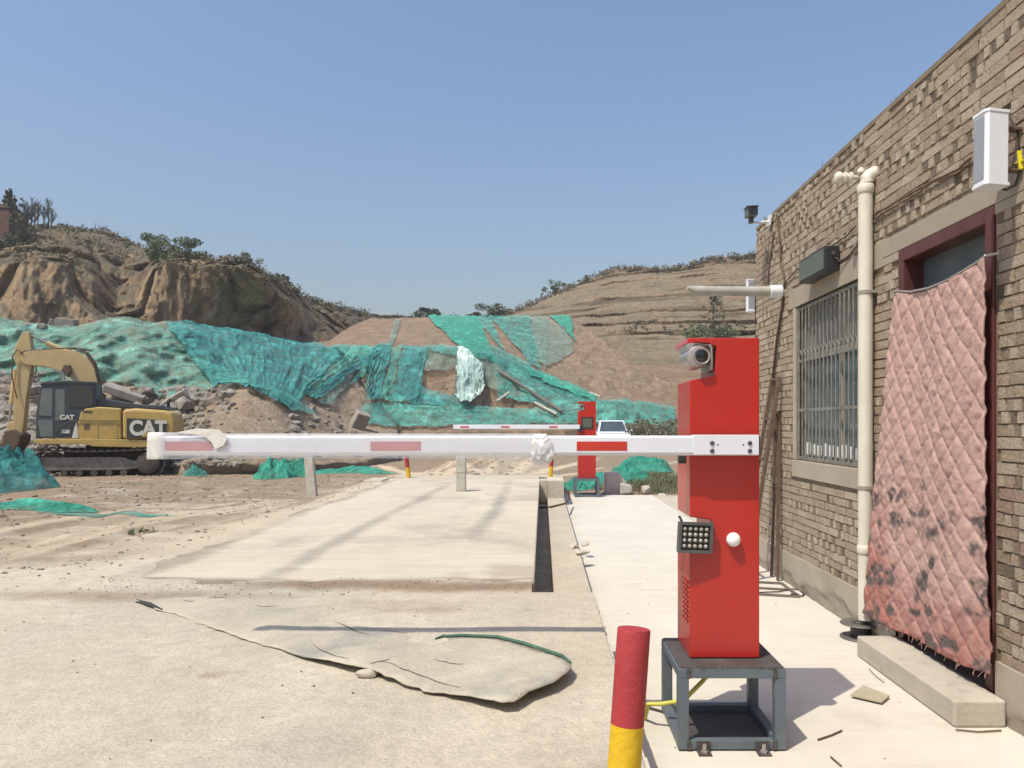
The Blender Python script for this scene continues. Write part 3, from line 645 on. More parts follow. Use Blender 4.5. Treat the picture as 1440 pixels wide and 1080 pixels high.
# lintel, plinth, coping
l = MB(); l.box((XW-.004, 5.215, LZ[0]), (xi+.02, 7.22, LZ[1]-.003)); l.box((XW-.006, 3.35, LZ[0]+.055), (xi+.02, 5.21, LZ[1]))
l.box((XW-.006, 4.985, LZ[0]), (xi+.02, 5.21, LZ[0]+.052)); l.box((XW-.006, 3.35, LZ[0]-.0), (xi+.02, 3.92, LZ[0]+.052))
l.build('lintel', 'concrete_beam', bld, local=False, bevel=.004)
s = MB(); s.box((XW-.012, WY0-.07, WZ0-.155), (xi+.2, WY1+.075, WZ0-.004)); s.box((XW-.003, WY1+.002, WZ0), (xi+.03, WY1+.07, WZ1-.003)); s.box((XW-.003, WY0-.07, WZ0), (xi+.03, WY0-.002, WZ1-.003))
s.build('window_surround', 'render', bld, local=False, bevel=.005)
def plinth(y0, y1, zt):
    ys = np.arange(y0, y1+.02, .03); zs = np.linspace(0, zt, 14)
    PYg, PZg = np.meshgrid(ys, zs)
    pe = fbm(PYg*2.2, PZg*2.2, 0, 4, 410)
    lim = .10+.11*fbm(PYg*1.3, 0, 0, 3, 411)+.05*fbm(PYg*7, 0, 0, 2, 413)
    peel = sst(.015, -.015, PZg-lim)
    PXg = XW-.014+.003*pe+peel*(.012+.012*fbm(PYg*16, PZg*16, 0, 3, 412))
    P = np.stack([PXg-XW, PYg-Y1, PZg], -1)
    top = P[-1:].copy(); top[..., 0] = .03; P = np.concatenate([P, top], 0); pk = np.concatenate([peel, peel[-1:]*0], 0)
    return grid_mesh('plinth', P, 'render', {'mk': np.stack([pk, 0*pk, 0*pk], -1)}, bld, sharp=50)
attr_mix(MATS['render'], 'mk', 0, (.27, .235, .18), .3, .8, 30, .3)
plinth(DY1+.02, Y1, .30); plinth(Y0, DY0-.02, .30)
c = MB(); c.box((xi-.01, Y0, ZT-.002), (8.0, Y1, ZT+.03)); c.build('roof', 'mortar', bld, local=False)
inn = MB(); inn.box((xi+.5, Y0+.3, -.02), (7.7, Y1-.3, .1)); inn.build('inner_floor', 'mortar', bld, local=False)
# window
win = MB(); xf = XW+.075
for y0, y1, z0, z1 in ((WY0+.003, WY0+.05, WZ0+.05, WZ1-.05), (WY1-.05, WY1-.003, WZ0+.05, WZ1-.05), (WY0+.003, WY1-.003, WZ0+.002, WZ0+.05), (WY0+.003, WY1-.003, WZ1-.05, WZ1-.003), (WY0+.05, WY1-.05, 2.085, 2.13), (6.13, 6.18, WZ0+.05, 2.085)):
    win.box((xf, y0, z0), (xf+.06, y1, z1))
wino = win.build('window', 'window_frame', bld, local=False, bevel=.004)
p = MB(); p.box((xf+.03, WY0+.04, WZ0+.04), (xf+.038, WY1-.04, 2.09)); p.build('pane', 'glass_dark', wino, local=False)
p = MB(); p.box((xf+.032, WY0+.04, 2.125), (xf+.04, WY1-.04, WZ1-.04)); p.build('pane', 'glass_pale', wino, local=False)
for i in range(9):
    y = WY0+.12+i*.135; p = MB()
    p.box((xf-.02, y, WZ0+.055), (xf-.004, y+.07, WZ0+.14+.01*(i % 3))); p.build('sill_block', 'white_block', wino, local=False)
gr = MB(); xg = XW+.018
for i in range(16):
    y = WY0+.045+i*(WY1-WY0-.09)/15; gr.tube([(xg, y, WZ0+.012), (xg, y, WZ1-.012)], .0075, 8)
for z in (WZ0+.02, 1.63, 2.07, WZ1-.03): gr.box((xg-.004, WY0+.008, z-.012), (xg+.004+.012, WY1-.008, z+.012))
gr.box((xg-.01, WY1-.03, WZ0), (xg+.02, WY1-.006, WZ1)); gr.box((xg-.01, WY0+.006, WZ0), (xg+.02, WY0+.03, WZ1))
for i in range(15):
    y = WY0+.09+i*(WY1-WY0-.09)/15; gr.tube([(xg, y-.03, 2.12), (xg-.004, y, 2.17), (xg, y+.03, 2.12)], .005, 6)
gr.build('security_bars', 'bar_metal', wino, local=False)
# door
d = MB(); xd = XW-.008
d.box((xd, DY0+.002, DZ0), (xd+.20, DY0+.075, DZ1-.01)); d.box((xd, DY1-.075, DZ0), (xd+.20, DY1-.002, DZ1-.01)); d.box((xd, DY0+.075, DZ1-.085), (xd+.20, DY1-.075, DZ1-.01)); d.box((xd+.1, DY0+.075, 2.14), (xd+.18, DY1-.075, 2.21))
door = d.build('door', 'door_frame', bld, local=False, bevel=.006)
d = MB(); d.box((xd+.13, DY0+.07, 2.2), (xd+.138, DY1-.07, DZ1-.08)); d.build('transom_pane', 'glass_dark', door, local=False)
d = MB(); d.box((xd+.12, DY0+.07, DZ0), (xd+.16, DY1-.07, 2.15)); d.build('door_leaf', 'door_frame', door, local=False)
# step
st = MB(); st.box((2.035, 3.80, 0.001), (2.294, 4.98, .134)); mat('step', (.47, .42, .34), (.38, .34, .27), 4, .92, .5, 30, c3=(.28, .25, .2), sc3=3, t3=.6)
tag(st.build('door_step', 'step', bevel=.012, seg=3), 'low worn concrete step slab under the quilted door curtain', 'step')
# ------------------------------------------------------------ things on the wall
mat('pvc', (.66, .63, .52), (.58, .54, .43), 5, .45, .05)
mat('pvc_band', (.30, .27, .22), None, 9, .6, .1)
mat('cable', (.06, .045, .035), None, 10, .6, 0); mat('rust', (.16, .10, .065), (.09, .055, .04), 20, .85, .4, 60)
mat('old_pipe', (.42, .42, .36), (.28, .27, .22), 5, .7, .5, 25, c3=(.16, .13, .1), sc3=5, t3=.62)
mat('white_metal', (.72, .74, .76), (.66, .68, .70), 3, .35, .05); mat('grille', (.30, .32, .35), (.26, .28, .3), 60, .5, .3, 300)
mat('black_plastic', (.022, .022, .026), (.035, .035, .04), 5, .4, .05); mat('led_face', (.115, .125, .085), (.09, .10, .07), 2.5, .35, .1, 60)
xp = XW-.058
dp = thing('drain_pipe', 'tall cream plastic downpipe between the barred window and the door', 'pipe', (xp, 5.36, .1))
t = MB(); t.tube([(xp, 5.36, .14), (xp, 5.36, 3.17), (xp+.008, 5.36, 3.205), (xp+.03, 5.36, 3.235), (xp+.06, 5.355, 3.25), (XW+.05, 5.35, 3.25)], [.049]*6, 18)
t.build('pipe', 'pvc', dp, local=False, smooth=True)
for z in (3.13, .62): t = MB(); t.lathe([(.053, -.02), (.057, -.015), (.057, .035), (.053, .04)], (xp, 5.36, z)); t.build('coupling', 'pvc', dp, local=False, smooth=True)
for z in (2.42, 1.06):
    t = MB(); t.lathe([(.0505, -.012), (.054, -.012), (.054, .012), (.0505, .012)], (xp, 5.36, z)); t.box((xp, 5.30, z-.01), (XW+.01, 5.42, z+.01)); t.build('clamp', 'pvc_band', dp, local=False)
ip = atX(1201, 254, XW-.07)
ins = thing('insulator', 'ribbed cream insulator bracket beside the top of the downpipe', 'insulator', ip)
t = MB(); yb = ip.y
t.lathe([(.004, -.002), (.030, .004), (.040, .02), (.040, .04), (.024, .046), (.024, .06), (.038, .064), (.038, .08), (.022, .085), (.022, .099), (.037, .103), (.037, .118), (.02, .123), (.014, .15), (.013, .24)], (2.075, 5.46, ip.z), axis='x', n=20)
t.build('porcelain', 'pvc', ins, local=False, smooth=True)
t = MB(); t.lathe([(.018, 0), (.026, .01), (.024, .03), (.008, .045)], (XW-.055, 5.44, ip.z+.02), n=14); t.build('bracket', 'pvc', ins, local=False, smooth=True)
# pipe stub sticking out over the walk
a = atX(1103, 410, XW)
pp = MB(); pp.tube([(XW+.06, a.y, a.z-.01), (XW-.10, a.y, a.z), (XW-.5, a.y, a.z+.003), (XW-.86, a.y, a.z+.01), (XW-.93, a.y-.02, a.z+.032)], [.052, .05, .047, .046, .02], 16)
stb = thing('waste_pipe', 'grey weathered pipe stub sticking straight out of the wall above the window', 'pipe', (XW, a.y, a.z)); pp.build('pipe', 'old_pipe', stb, local=False, smooth=True)
pp = MB(); pp.lathe([(.05, -.14), (.062, -.135), (.062, -.03), (.05, -.02)], (XW, a.y, a.z), axis='x'); pp.build('collar', 'white_metal', stb, local=False, smooth=True)
# moving-letter display box over the window
a = atX(1160, 349, XW-.125); yn = a.y
lb = thing('display_box', 'slim dark message display box mounted above the barred window', 'display', (XW-.06, yn, 2.70))
t = MB(); t.box((XW-.125, yn, 2.695), (XW-.012, yn+.60, 2.885)); t.build('housing', 'black_plastic', lb, local=False, bevel=.006)
t = MB(); t.box((XW-.131, yn+.018, 2.712), (XW-.1265, yn+.585, 2.868)); t.build('screen', 'led_face', lb, local=False)
t = MB(); t.tube([(XW-.06, yn+.02, 2.8), (XW-.05, yn-.04, 2.78), (XW-.02, yn-.06, 2.74), (XW-.012, yn-.25, 2.78), (XW-.012, 5.5, 2.86)], .006, 6); t.lathe([(.012, -.02), (.018, -.015), (.018, .0)], (XW-.06, yn, 2.82), axis='y', n=10); t.build('cable', 'cable', lb, local=False)
# column loudspeakers
def speaker(nm_label, y, z0, z1, wdt, dep, rzn, group=None):
    s = thing('column_speaker', nm_label, 'speaker', (XW-.10, y, z0), rzn)
    h = z1-z0; b = MB()
    b.prism([(-dep, -wdt*.36), (-dep*.9, -wdt*.5), (0, -wdt*.42), (0, wdt*.42), (-dep*.9, wdt*.5), (-dep, wdt*.36)], .012, h-.012, axis='z'); b.build('housing', 'white_metal', s, bevel=.004)
    b = MB(); b.box((-dep-.003, -wdt*.33, .03), (-dep-.0005, wdt*.33, h-.03)); b.build('grille', 'grille', s)
    for zz in (0, h-.014):
        b = MB(); b.prism([(-dep-.006, -wdt*.38), (-dep*.9, -wdt*.53), (.004, -wdt*.45), (.004, wdt*.45), (-dep*.9, wdt*.53), (-dep-.006, wdt*.38)], zz, zz+.014, axis='z'); b.build('end_cap', 'white_metal', s)
    for q_ in (.8, .25): b = MB(); b.bar((0, 0, h*q_), (.11, 0, h*q_), .04, .01); b.build('bracket', 'rust', s)
    return s
a = atX(1388, 200, XW-.17)
speaker('white column loudspeaker with grey grille high above the door', a.y+.0, 2.635, 3.0, .115, .115, R_(4)).rotation_euler = (R_(-2), R_(2), R_(4))
a = atY(1052, 418, 8.40)
spk = speaker('small white column loudspeaker past the far corner of the wall', 8.43, a.z-.16, a.z+.19, .09, .08, R_(90)); spk.location.x = a.x+.02; WM[spk] = None
t = MB(); q = atX(1404, 160, XW-.02)
t.tube([atX(1404, 160, XW-.02), atX(1420, 165, XW-.02), atX(1431, 185, XW-.015), atX(1434, 215, XW-.015), atX(1434, 240, XW-.015), atX(1428, 260, XW-.02), atX(1415, 267, XW-.05), atX(1397, 262, XW-.12)], .006, 8)
tag(t.build('speaker_cable', 'cable', smooth=True), 'black cable looping beside the loudspeaker above the door', 'cable')
mat('yellow', (.75, .62, .02), None, 8, .5, 0)
t = MB(); p0 = atX(1433, 212, XW-.02); p1 = atX(1436, 238, XW-.02); t.bar(p0, p1, .018, .012); t.bar(p0+Vector((0, .03, -.05)), p0+Vector((0, -.06, -.06)), .008, .008)
tag(t.build('cable_tag', 'yellow', bevel=.002), 'bright yellow plastic tie on the speaker cable', 'cable tie')
def wire(pts, lab, r=.005, m='cable', nm='wall_wire', x=XW-.014):
    P = [atX(px, py, x) for px, py in pts]; out = []
    for i in range(len(P)-1):
        for k in range(4):
            t_ = k/4; q = P[i]*(1-t_)+P[i+1]*t_; q.z += random.uniform(-.004, .004); out.append(q)
    out.append(P[-1]); b = MB(); b.tube(out, r, 6); tag(b.build(nm, m), lab, 'wire')
wire([(1366, 222), (1345, 240), (1312, 254), (1290, 268), (1262, 283), (1228, 302)], 'thin wire running down the brick from the loudspeaker to the downpipe', .007, 'rust')
wire([(1364, 228), (1346, 244), (1312, 256), (1292, 270), (1262, 287), (1230, 308)], 'lower of the two wires clipped along the brick above the lintel', .005, 'rust')
wire([(1203, 318), (1190, 332), (1178, 340), (1150, 358), (1120, 380), (1105, 396)], 'thin dark wire sloping past the message display box', .005)
wire([(1092, 302), (1097, 340), (1098, 370), (1104, 396), (1100, 430), (1092, 480), (1086, 540)], 'brown flexible conduit hanging down the wall near the far corner', .012, 'rust')
wire([(1086, 305), (1084, 325), (1088, 330), (1082, 372), (1080, 400)], 'short rusty wire under the security camera bracket', .007, 'rust')
# post at the far corner
t = MB(); q = atY(1065.5, 418, 8.46); t.tube([(q.x, 8.46, 0), (q.x, 8.46, 2.95)], .03, 12); tag(t.build('corner_post', 'rust', smooth=True), 'thin dark steel post standing against the far corner of the building', 'post')
# security camera
a = atX(1084, 313, XW); cm = thing('security_camera', 'small security camera on a white arm at the far top corner', 'camera', (XW, a.y, a.z))
t = MB(); t.box((XW-.02, a.y-.05, a.z-.03), (XW-.002, a.y+.05, a.z+.07)); t.tube([(XW-.01, a.y, a.z+.01), (XW-.12, a.y, a.z-.0), (XW-.20, a.y, a.z+.0)], .014, 8); t.build('arm', 'white_metal', cm, local=False, smooth=True)
mat('cam_body', (.11, .12, .12), (.08, .09, .09), 5, .4, 0)
t = MB(); t.tube([(XW-.20, a.y, a.z-.01), (XW-.20, a.y, a.z+.05)], .028, 10); t.bar((XW-.225, a.y-.16, a.z+.075), (XW-.20, a.y+.06, a.z+.10), .10, .085); t.bar((XW-.233, a.y-.19, a.z+.118), (XW-.2, a.y+.07, a.z+.15), .12, .008)
t.build('housing', 'cam_body', cm, local=False, bevel=.006)
t = MB(); t.lathe([(.03, -.012), (.03, .0), (.0, .002)], (XW-.226, a.y-.165, a.z+.073), axis='y', n=16); t.build('lens', 'black_plastic', cm, local=False)
# quilt curtain on its wire
m = mat('quilt', (.52, .345, .29), (.43, .27, .23), 5, .85, .5, 90, c3=(.44, .36, .30), sc3=1.3, t3=.6)
attr_mix(m, 'mk', 1, (.36, .15, .12), .3, 1.0, 11, .6); attr_mix(m, 'mk', 0, (.125, .095, .085), .22, .9, 34, .5); attr_mix(m, 'mk', 2, (.30, .17, .14), .3, 1.0)
nu, nv = 150, 330; u = np.linspace(0, 1, nu)[None, :]; v = np.linspace(0, 1, nv)[:, None]
def edge(pts, x):
    P = [atX(px, py, x) for px, py in pts]; a = np.array([tuple(p) for p in P]); return a
XQ = XW-.055
TL = edge([(1262, 412), (1285, 413), (1310, 408), (1335, 398), (1360, 384), (1378, 373), (1391, 363)], XQ)
BL = edge([(1222, 862), (1250, 879), (1290, 898), (1330, 921), (1362, 937), (1394, 948)], XQ)
LE = edge([(1262, 412), (1254, 480), (1247, 560), (1238, 640), (1230, 740), (1222, 862)], XQ)
RE = edge([(1391, 363), (1390, 460), (1388, 600), (1388, 700), (1390, 820), (1394, 948)], XQ)
def cu(a, t_):
    s = np.concatenate([[0], np.cumsum(np.linalg.norm(np.diff(a, axis=0), axis=1))]); s /= s[-1]
    return np.stack([np.interp(t_, s, a[:, i]) for i in range(3)], -1)
uu = u[0]; vv = v[:, 0]
Tc, Bc, Lc, Rc = cu(TL, uu), cu(BL, uu), cu(LE, vv), cu(RE, vv)
P = (1-v)[..., None]*Tc[None]+v[..., None]*Bc[None]+(1-u)[..., None]*Lc[:, None]+u[..., None]*Rc[:, None]-((1-v)*(1-u))[..., None]*Tc[0]-((1-v)*u)[..., None]*Tc[-1]-(v*(1-u))[..., None]*Bc[0]-(v*u)[..., None]*Bc[-1]
yy = u*1.02+.02*fbm(u*3, v*4, 0, 3, 500); zz = v*2.2+.015*fbm(u*3, v*4, 1, 3, 501)
s1 = (yy/.135+zz/.18); s2 = (yy/.135-zz/.18)
q1 = np.abs((s1 % 1)-.5)*2; q2 = np.abs((s2 % 1)-.5)*2       # 1 on a seam
puff = (1-q1**5)*(1-q2**5)
dsp = .010*puff+.012*np.abs(fbm(u*2.5+v*1.2, v*1.6, 8, 3, 519))+.006*fbm(u*30, v*60, 0, 3, 502)+.022*fbm(u*1.6, v*2.0, 2, 3, 503)*v+.010*np.sin(u*9+1)*(.3+.7*v)+.008*fbm(u*7, v*1.2, 5, 3, 517)
P[..., 0] = XQ-dsp-.012
flo = np.zeros((nv, nu)); f1, f2 = worley(u*7+.5*fbm(u*9, v*18, 0, 3, 505), v*16+.5*fbm(u*9, v*18, 5, 3, 515), 0, 506)
dens = sst(.42, .62, v)*.55+sst(.72, .86, v)*.5+sst(.25, .0, u)*sst(.5, .65, v)*.2
hsh = fbm(u*6, v*12, 0, 2, 507)
flo = sst(.62, .2, f1)*np.clip(dens*1.25+.3*hsh, 0, 1)*1.5
red = np.clip(sst(.7, .95, v)*.75+sst(.5, .65, v)*sst(.35, .1, u)*.6+.15*fbm(u*4, v*8, 0, 3, 508)+sst(.05, .0, u)*sst(.5, .8, v)*.3+sst(.985, 1, v), 0, 1)
seam = np.clip((np.maximum(q1, q2)-.86)/.14, 0, 1)
flo = np.clip(flo*np.clip(.8+1.3*fbm(u*26, v*52, 0, 3, 509), 0, 1.4), 0, 1)
qc = thing('door_curtain', 'pink quilted padded blanket hanging over the doorway, dark flowers at its hem', 'curtain', (XW-.1, 4.4, .2))
P = P-np.array([XW-.1, 4.4, .2])
qo = grid_mesh('quilt', P, 'quilt', {'mk': np.stack([flo, red, seam*.5], -1)}, qc, sharp=0)
so = qo.modifiers.new('thick', 'SOLIDIFY'); so.thickness = .012; so.offset = 1
b = MB(); b.tube([tuple(p+np.array([-.02, 0, .012])) for p in TL][::1]+[(XW-.02, DY0-.07, 2.36)], .007, 8); b.tube([tuple(TL[0]+np.array([-.02, 0, .012])), (XW+.01, DY1+.06, TL[0][2]+.02)], .007, 8)
mat('steel_wire', (.45, .43, .38), None, 9, .4, 0, metal=.6); b.build('hanging_wire', 'steel_wire', qc, local=False)
# frayed threads at the hem
rnd = random.Random(3); mat('thread', (.42, .24, .2), None, 9, .9, 0)
for i in range(34):
    b = MB(); k = rnd.randrange(nu); p = Vector(P[-1, k]); b.tube([p, p+Vector((rnd.uniform(-.02, .01), rnd.uniform(-.015, .015), -rnd.uniform(.01, .035)))], .0014, 4); b.build('thread', 'thread', qc)
for i in range(22):
    b = MB(); k = int(nv*rnd.uniform(.5, 1))-1; p = Vector(P[k, -1]); b.tube([p, p+Vector((-.004, -rnd.uniform(.01, .03), -rnd.uniform(0, .02)))], .0013, 4); b.build('thread', 'thread', qc)
# ladders / steel racks leaning at the far part of the wall
def leaning(pairs, lab, r=.014, rungs=(), m='rust'):
    b = MB()
    for p, q in pairs: b.bar(p, q, r*2, r*2)
    for (i, t_) in rungs: b.bar(pairs[0][0].lerp(pairs[0][1], t_), pairs[1][0].lerp(pairs[1][1], t_), r*1.6, r*1.6)
    return tag(b.build('leaning_rack', m), lab, 'rack')
f = lambda px, py, x: atX(px, py, x)
mat('grey_steel', (.17, .15, .12), (.11, .095, .075), 12, .6, .3)
leaning([(f(1086, 534, XW-.03), Vector((1.95, 7.62, .0))), (f(1096, 532, XW-.03), Vector((1.95, 7.35, .0)))], 'tall dark steel ladder leaning on the wall behind the red barrier', .017, [(0, t_) for t_ in (.0, .2, .4, .6, .8, .97)])
leaning([(f(1091, 580, XW-.02), Vector((XW-.06, 7.55, .01))), (f(1096, 580, XW-.02), Vector((XW-.06, 7.35, .01)))], 'shorter brown steel rack standing flat against the brick', .013, [(0, t_) for t_ in (.0, .45, .7)], 'rust')
b = MB(); g0 = [Vector((2.24, 7.2, .012)), Vector((1.9, 7.3, .012)), Vector((1.86, 6.75, .012)), Vector((2.22, 6.65, .012))]
for i in range(4): b.bar(g0[i], g0[(i+1) % 4], .02, .02)
b.bar(g0[0].lerp(g0[3], .5), g0[1].lerp(g0[2], .5), .018, .018)
tag(b.build('ground_frame', 'grey_steel'), 'small rectangular steel frame lying on the walk at the foot of the racks', 'frame')
# cable with plug on the walk
b = MB(); P_ = [atZ(x, y, .012) for x, y in ((1040, 828), (1070, 833), (1095, 832), (1112, 828), (1124, 829), (1131, 835), (1128, 838), (1120, 838))]
cb = thing('power_cable', 'black power cable with a plug lying on the pale walk', 'cable', tuple(P_[0])); b.tube(P_, .006, 8); b.build('lead', 'cable', cb, local=False, smooth=True)
b = MB(); b.bar(P_[-1]+Vector((.02, 0, .006)), P_[-1]+Vector((-.05, .005, .006)), .03, .024); b.build('plug', 'black_plastic', cb, local=False, bevel=.004)
# cable reel
c0 = atZ(1210, 897, .0); rl = thing('cable_reel', 'empty grey metal cable reel lying flat beside the downpipe', 'reel', (c0.x, c0.y, 0))
mat('reel', (.17, .16, .14), (.10, .09, .08), 8, .5, .3, 40, metal=.3)
for z in (.004, .098):
    b = MB(); b.lathe([(.06, z), (.135, z), (.138, z+.004), (.135, z+.008), (.06, z+.008)] if 1 else [], (0, 0, 0), n=40); b.build('flange', 'reel', rl, smooth=True)
b = MB(); b.lathe([(.068, .012), (.068, .098), (.05, .110), (.035, .106), (.03, .06)], (0, 0, 0), n=30); b.build('drum', 'black_plastic', rl, smooth=True)
b = MB(); b.bar((.02, .01, .12), (.14, .03, .125), .03, .012); b.build('handle', 'black_plastic', rl, bevel=.004)
# loose tile and twigs
mat('tile', (.40, .35, .24), (.33, .29, .2), 9, .8, .3)
b = MB(); c_ = [atZ(x, y, .012) for x, y in ((1196, 979), (1214, 965), (1251, 980), (1240, 989))]
n_ = len(c_); b.add(c_+[p+Vector((0, 0, .008)) for p in c_], [(0, 1, 2, 3), (7, 6, 5, 4), (0, 4, 5, 1), (1, 5, 6, 2), (2, 6, 7, 3), (3, 7, 4, 0)])
tag(b.build('loose_tile', 'tile'), 'small broken beige tile lying on the walk before the step', 'tile')
for i, (p, lab) in enumerate(((((1222, 940), (1230, 949), (1243, 959)), 'thin pale stick lying against the front of the step'), (((1150, 1040), (1168, 1034), (1184, 1027)), 'bent dry twig on the walk right of the steel stand'), (((1168, 1064), (1176, 1071), (1183, 1077)), 'short dry twig at the lower edge of the walk'), (((1344, 1026), (1375, 1029), (1408, 1027)), 'dark wire lying on the walk below the step end'))):
    b = MB(); b.tube([atZ(x, y, .008) for x, y in p], .004, 6); tag(b.build('twig', 'rust' if i else 'tile'), lab, 'twig')
# ------------------------------------------------------------ barrier gates
mat('red_paint', (.44, .020, .012), (.41, .018, .011), 2, .30, .02, 60, spec=.5, coat=.15, bdist=.002)
mat('boom_white', (.70, .715, .76), (.66, .675, .72), 2, .38, .03, 40); mat('red_tape', (.52, .045, .025), (.44, .03, .02), 90, .5, .1, 200); mat('tape_dull', (.50, .11, .12), (.44, .085, .095), 60, .5, .2, 160)
mat('steel_part', (.46, .43, .40), (.36, .33, .31), 7, .32, .1, metal=.6); mat('bolt', (.10, .10, .13), None, 20, .4, 0, metal=.5)
mat('lens', (.01, .008, .006), None, 5, .08, 0, spec=.8); mat('led_frame', (.11, .115, .11), (.08, .085, .08), 9, .5, .1); mat('led_board', (.022, .02, .016), None, 9, .5, 0); mat('led_bulb', (.40, .38, .34), (.30, .28, .25), 20, .25, 0)
mat('lamp_white', (.82, .84, .82), (.8, .82, .8), 3, .3, 0); mat('stand_steel', (.135, .165, .185), (.105, .13, .15), 5, .5, .25, 30, metal=.2, c3=(.20, .19, .175), sc3=3, t3=.6)
mat('weld', (.05, .045, .04), (.12, .1, .08), 30, .7, .5, 90); mat('rust_plate', (.085, .075, .072), (.05, .042, .04), 6, .7, .4, 30)
YF, XL, XR, ZB, ZTOP = 3.66, .70, 1.033, .392, 1.913
def cx(px): return (px-763)*YF/F
def cz(py): return H-(py-597)*YF/F
def cabinet_poly(): return [(cx(970), cz(925)), (cx(1068), cz(925)), (cx(1068), cz(475)), (cx(968), cz(475)), (cx(966), cz(483)), (cx(1008), cz(486)), (cx(1005), cz(528)), (cx(970), cz(535)),
                            (cx(970), cz(727)), (cx(999), cz(731)), (cx(999), cz(772)), (cx(970), cz(778))]
OX, OZ = XL+.166, ZB
def L_(p): return (p[0]-OX, p[1]-OZ)
bg = thing('barrier_gate', 'nearest red barrier gate, its long white boom across the whole foreground', 'barrier', (OX, YF, OZ))
b = MB(); b.prism([L_(p) for p in cabinet_poly()], 0, .33); cab = b.build('cabinet', 'red_paint', bg, bevel=.004)
# louvre slots on the side
b = MB()
for r_ in range(3):
    for k in range(9):
        y = .045+r_*.055; z = cz(880)-OZ+k*.0235; x = XL-OX-.001
        b.box((x-.0055, y, z), (x, y+.038, z+.0045)); b.box((x-.0055, y, z+.0045), (x-.004, y+.038, z+.012))
b.build('louvres', 'red_paint', cab)
b = MB(); b.box((XL-OX-.001+.33, .01, .02), (XL-OX+.335, .02, .03)); 
# boom
YB = 3.577-YF; zt, zb = cz(0), 0
bz0, bz1 = 1.356-OZ, 1.448-OZ; x0, x1 = -1.822-OX, 1.006-OX
prof = [(YB+.012, bz0), (YB, bz0+.014), (YB, bz1-.010), (YB+.010, bz1), (YB+.042, bz1), (YB+.05, bz1-.008), (YB+.05, bz0+.008), (YB+.042, bz0)]
b = MB(); b.prism(prof, x0, x1, axis='x'); boom = b.build('boom', 'boom_white', bg)
def bx_(px): return (px-763)*3.577/F-OX
for a_, c_, mm in ((231, 300, 'tape_dull'), (521, 592, 'tape_dull'), (811, 882, 'red_tape')):
    b = MB(); b.box((bx_(a_), YB-.0012, bz0+.022), (bx_(c_), YB-.0002, bz0+.022+.043)); b.build('reflective_strip', mm, boom)
b = MB(); b.box((bx_(975), YB-.004, bz0+.004), (bx_(1067), YB-.0015, bz1+.003)); b.box((bx_(975), YB-.004, bz1+.001), (bx_(1067), YB+.052, bz1+.004)); b.build('clamp_plate', 'boom_white', boom, bevel=.0015)
for px in (1001, 1054):
    for zz in (bz0+.022, bz0+.058):
        b = MB(); b.lathe([(.0105, 0), (.0105, -.004), (.006, -.007)], (bx_(px), YB-.004, zz), axis='y', n=12); b.build('bolt', 'bolt', boom)
for px in (1009, 1045): b = MB(); b.lathe([(.004, 0), (.003, -.002)], (bx_(px), YB-.004, bz0+.05), axis='y', n=8); b.build('bolt', 'bolt', boom)
b = MB(); b.box((bx_(1067), YB+.002, bz0+.006), (bx_(1069), YB+.048, bz1-.004)); b.build('end_cap', 'black_plastic', boom)
b = MB(); b.tube([(bx_(1028), YB+.045, (bz0+bz1)/2), (bx_(1028), .004, (bz0+bz1)/2)], .035, 20); b.build('spindle', 'steel_part', bg)
b = MB(); b.box((cx(955)-OX, .01, cz(652)-OZ), (cx(966)-OX, .045, cz(641)-OZ)); b.build('boom_rest', 'black_plastic', bg, bevel=.003)
# plate reader in the upper notch
c_ = (cx(984)-OX, -.01, cz(502)-OZ)
b = MB(); b.lathe([(.012, .0), (.044, .002), (.053, .012), (.055, .03), (.054, .22)], (c_[0]-.01, c_[1]-.02, c_[2]), axis='y', n=32)
b.build('camera_body', 'steel_part', bg, smooth=True)
b = MB(); b.lathe([(.03, -.006), (.038, -.010), (.042, .0), (.042, .02)], (c_[0]+.002, c_[1]-.022, c_[2]+.002), axis='y', n=28); b.build('lens_ring', 'steel_part', bg, smooth=True)
b = MB(); b.lathe([(.001, -.0115), (.026, -.0105), (.03, -.0095), (.03, .01)], (c_[0]+.002, c_[1]-.0225, c_[2]+.002), axis='y', n=24); b.build('lens', 'lens', bg, smooth=True)
b = MB(); b.prism([(c_[0]-.058, c_[2]+.03), (c_[0]-.06, c_[2]+.062), (c_[0]-.02, c_[2]+.073), (c_[0]+.05, c_[2]+.07), (c_[0]+.062, c_[2]+.045), (c_[0]+.064, c_[2]-.06), (c_[0]+.05, c_[2]-.064), (c_[0]+.052, c_[2]+.04), (c_[0]+.04, c_[2]+.058), (c_[0]-.02, c_[2]+.06)], .0, .2)
b.build('sun_hood', 'steel_part', bg, bevel=.003)
# LED flood lamp in the lower notch
fl = thing('x', 'x', 'x'); bpy.data.objects.remove(fl)
M_ = Matrix.Translation((cx(975)-OX, -.045, cz(754)-OZ)) @ Matrix.Rotation(R_(8), 4, 'Z') @ Matrix.Rotation(R_(3), 4, 'Y')
b = MB(); w2, h2 = .083, .072
for a0, a1 in (((-w2, -.012, h2-.013), (w2, .014, h2)), ((-w2, -.012, -h2), (w2, .014, -h2+.013)), ((-w2, -.012, -h2+.013), (-w2+.013, .014, h2-.013)), ((w2-.013, -.012, -h2+.013), (w2, .014, h2-.013)), ((-w2+.006, .014, -h2+.006), (w2-.006, .035, h2-.006))): b.box(a0, a1, M_)
lamp = b.build('flood_lamp', 'led_frame', bg)
b = MB(); b.box((-w2+.013, -.002, -h2+.013), (w2-.013, .004, h2-.013), M_); b.build('board', 'led_board', lamp)
b = MB()
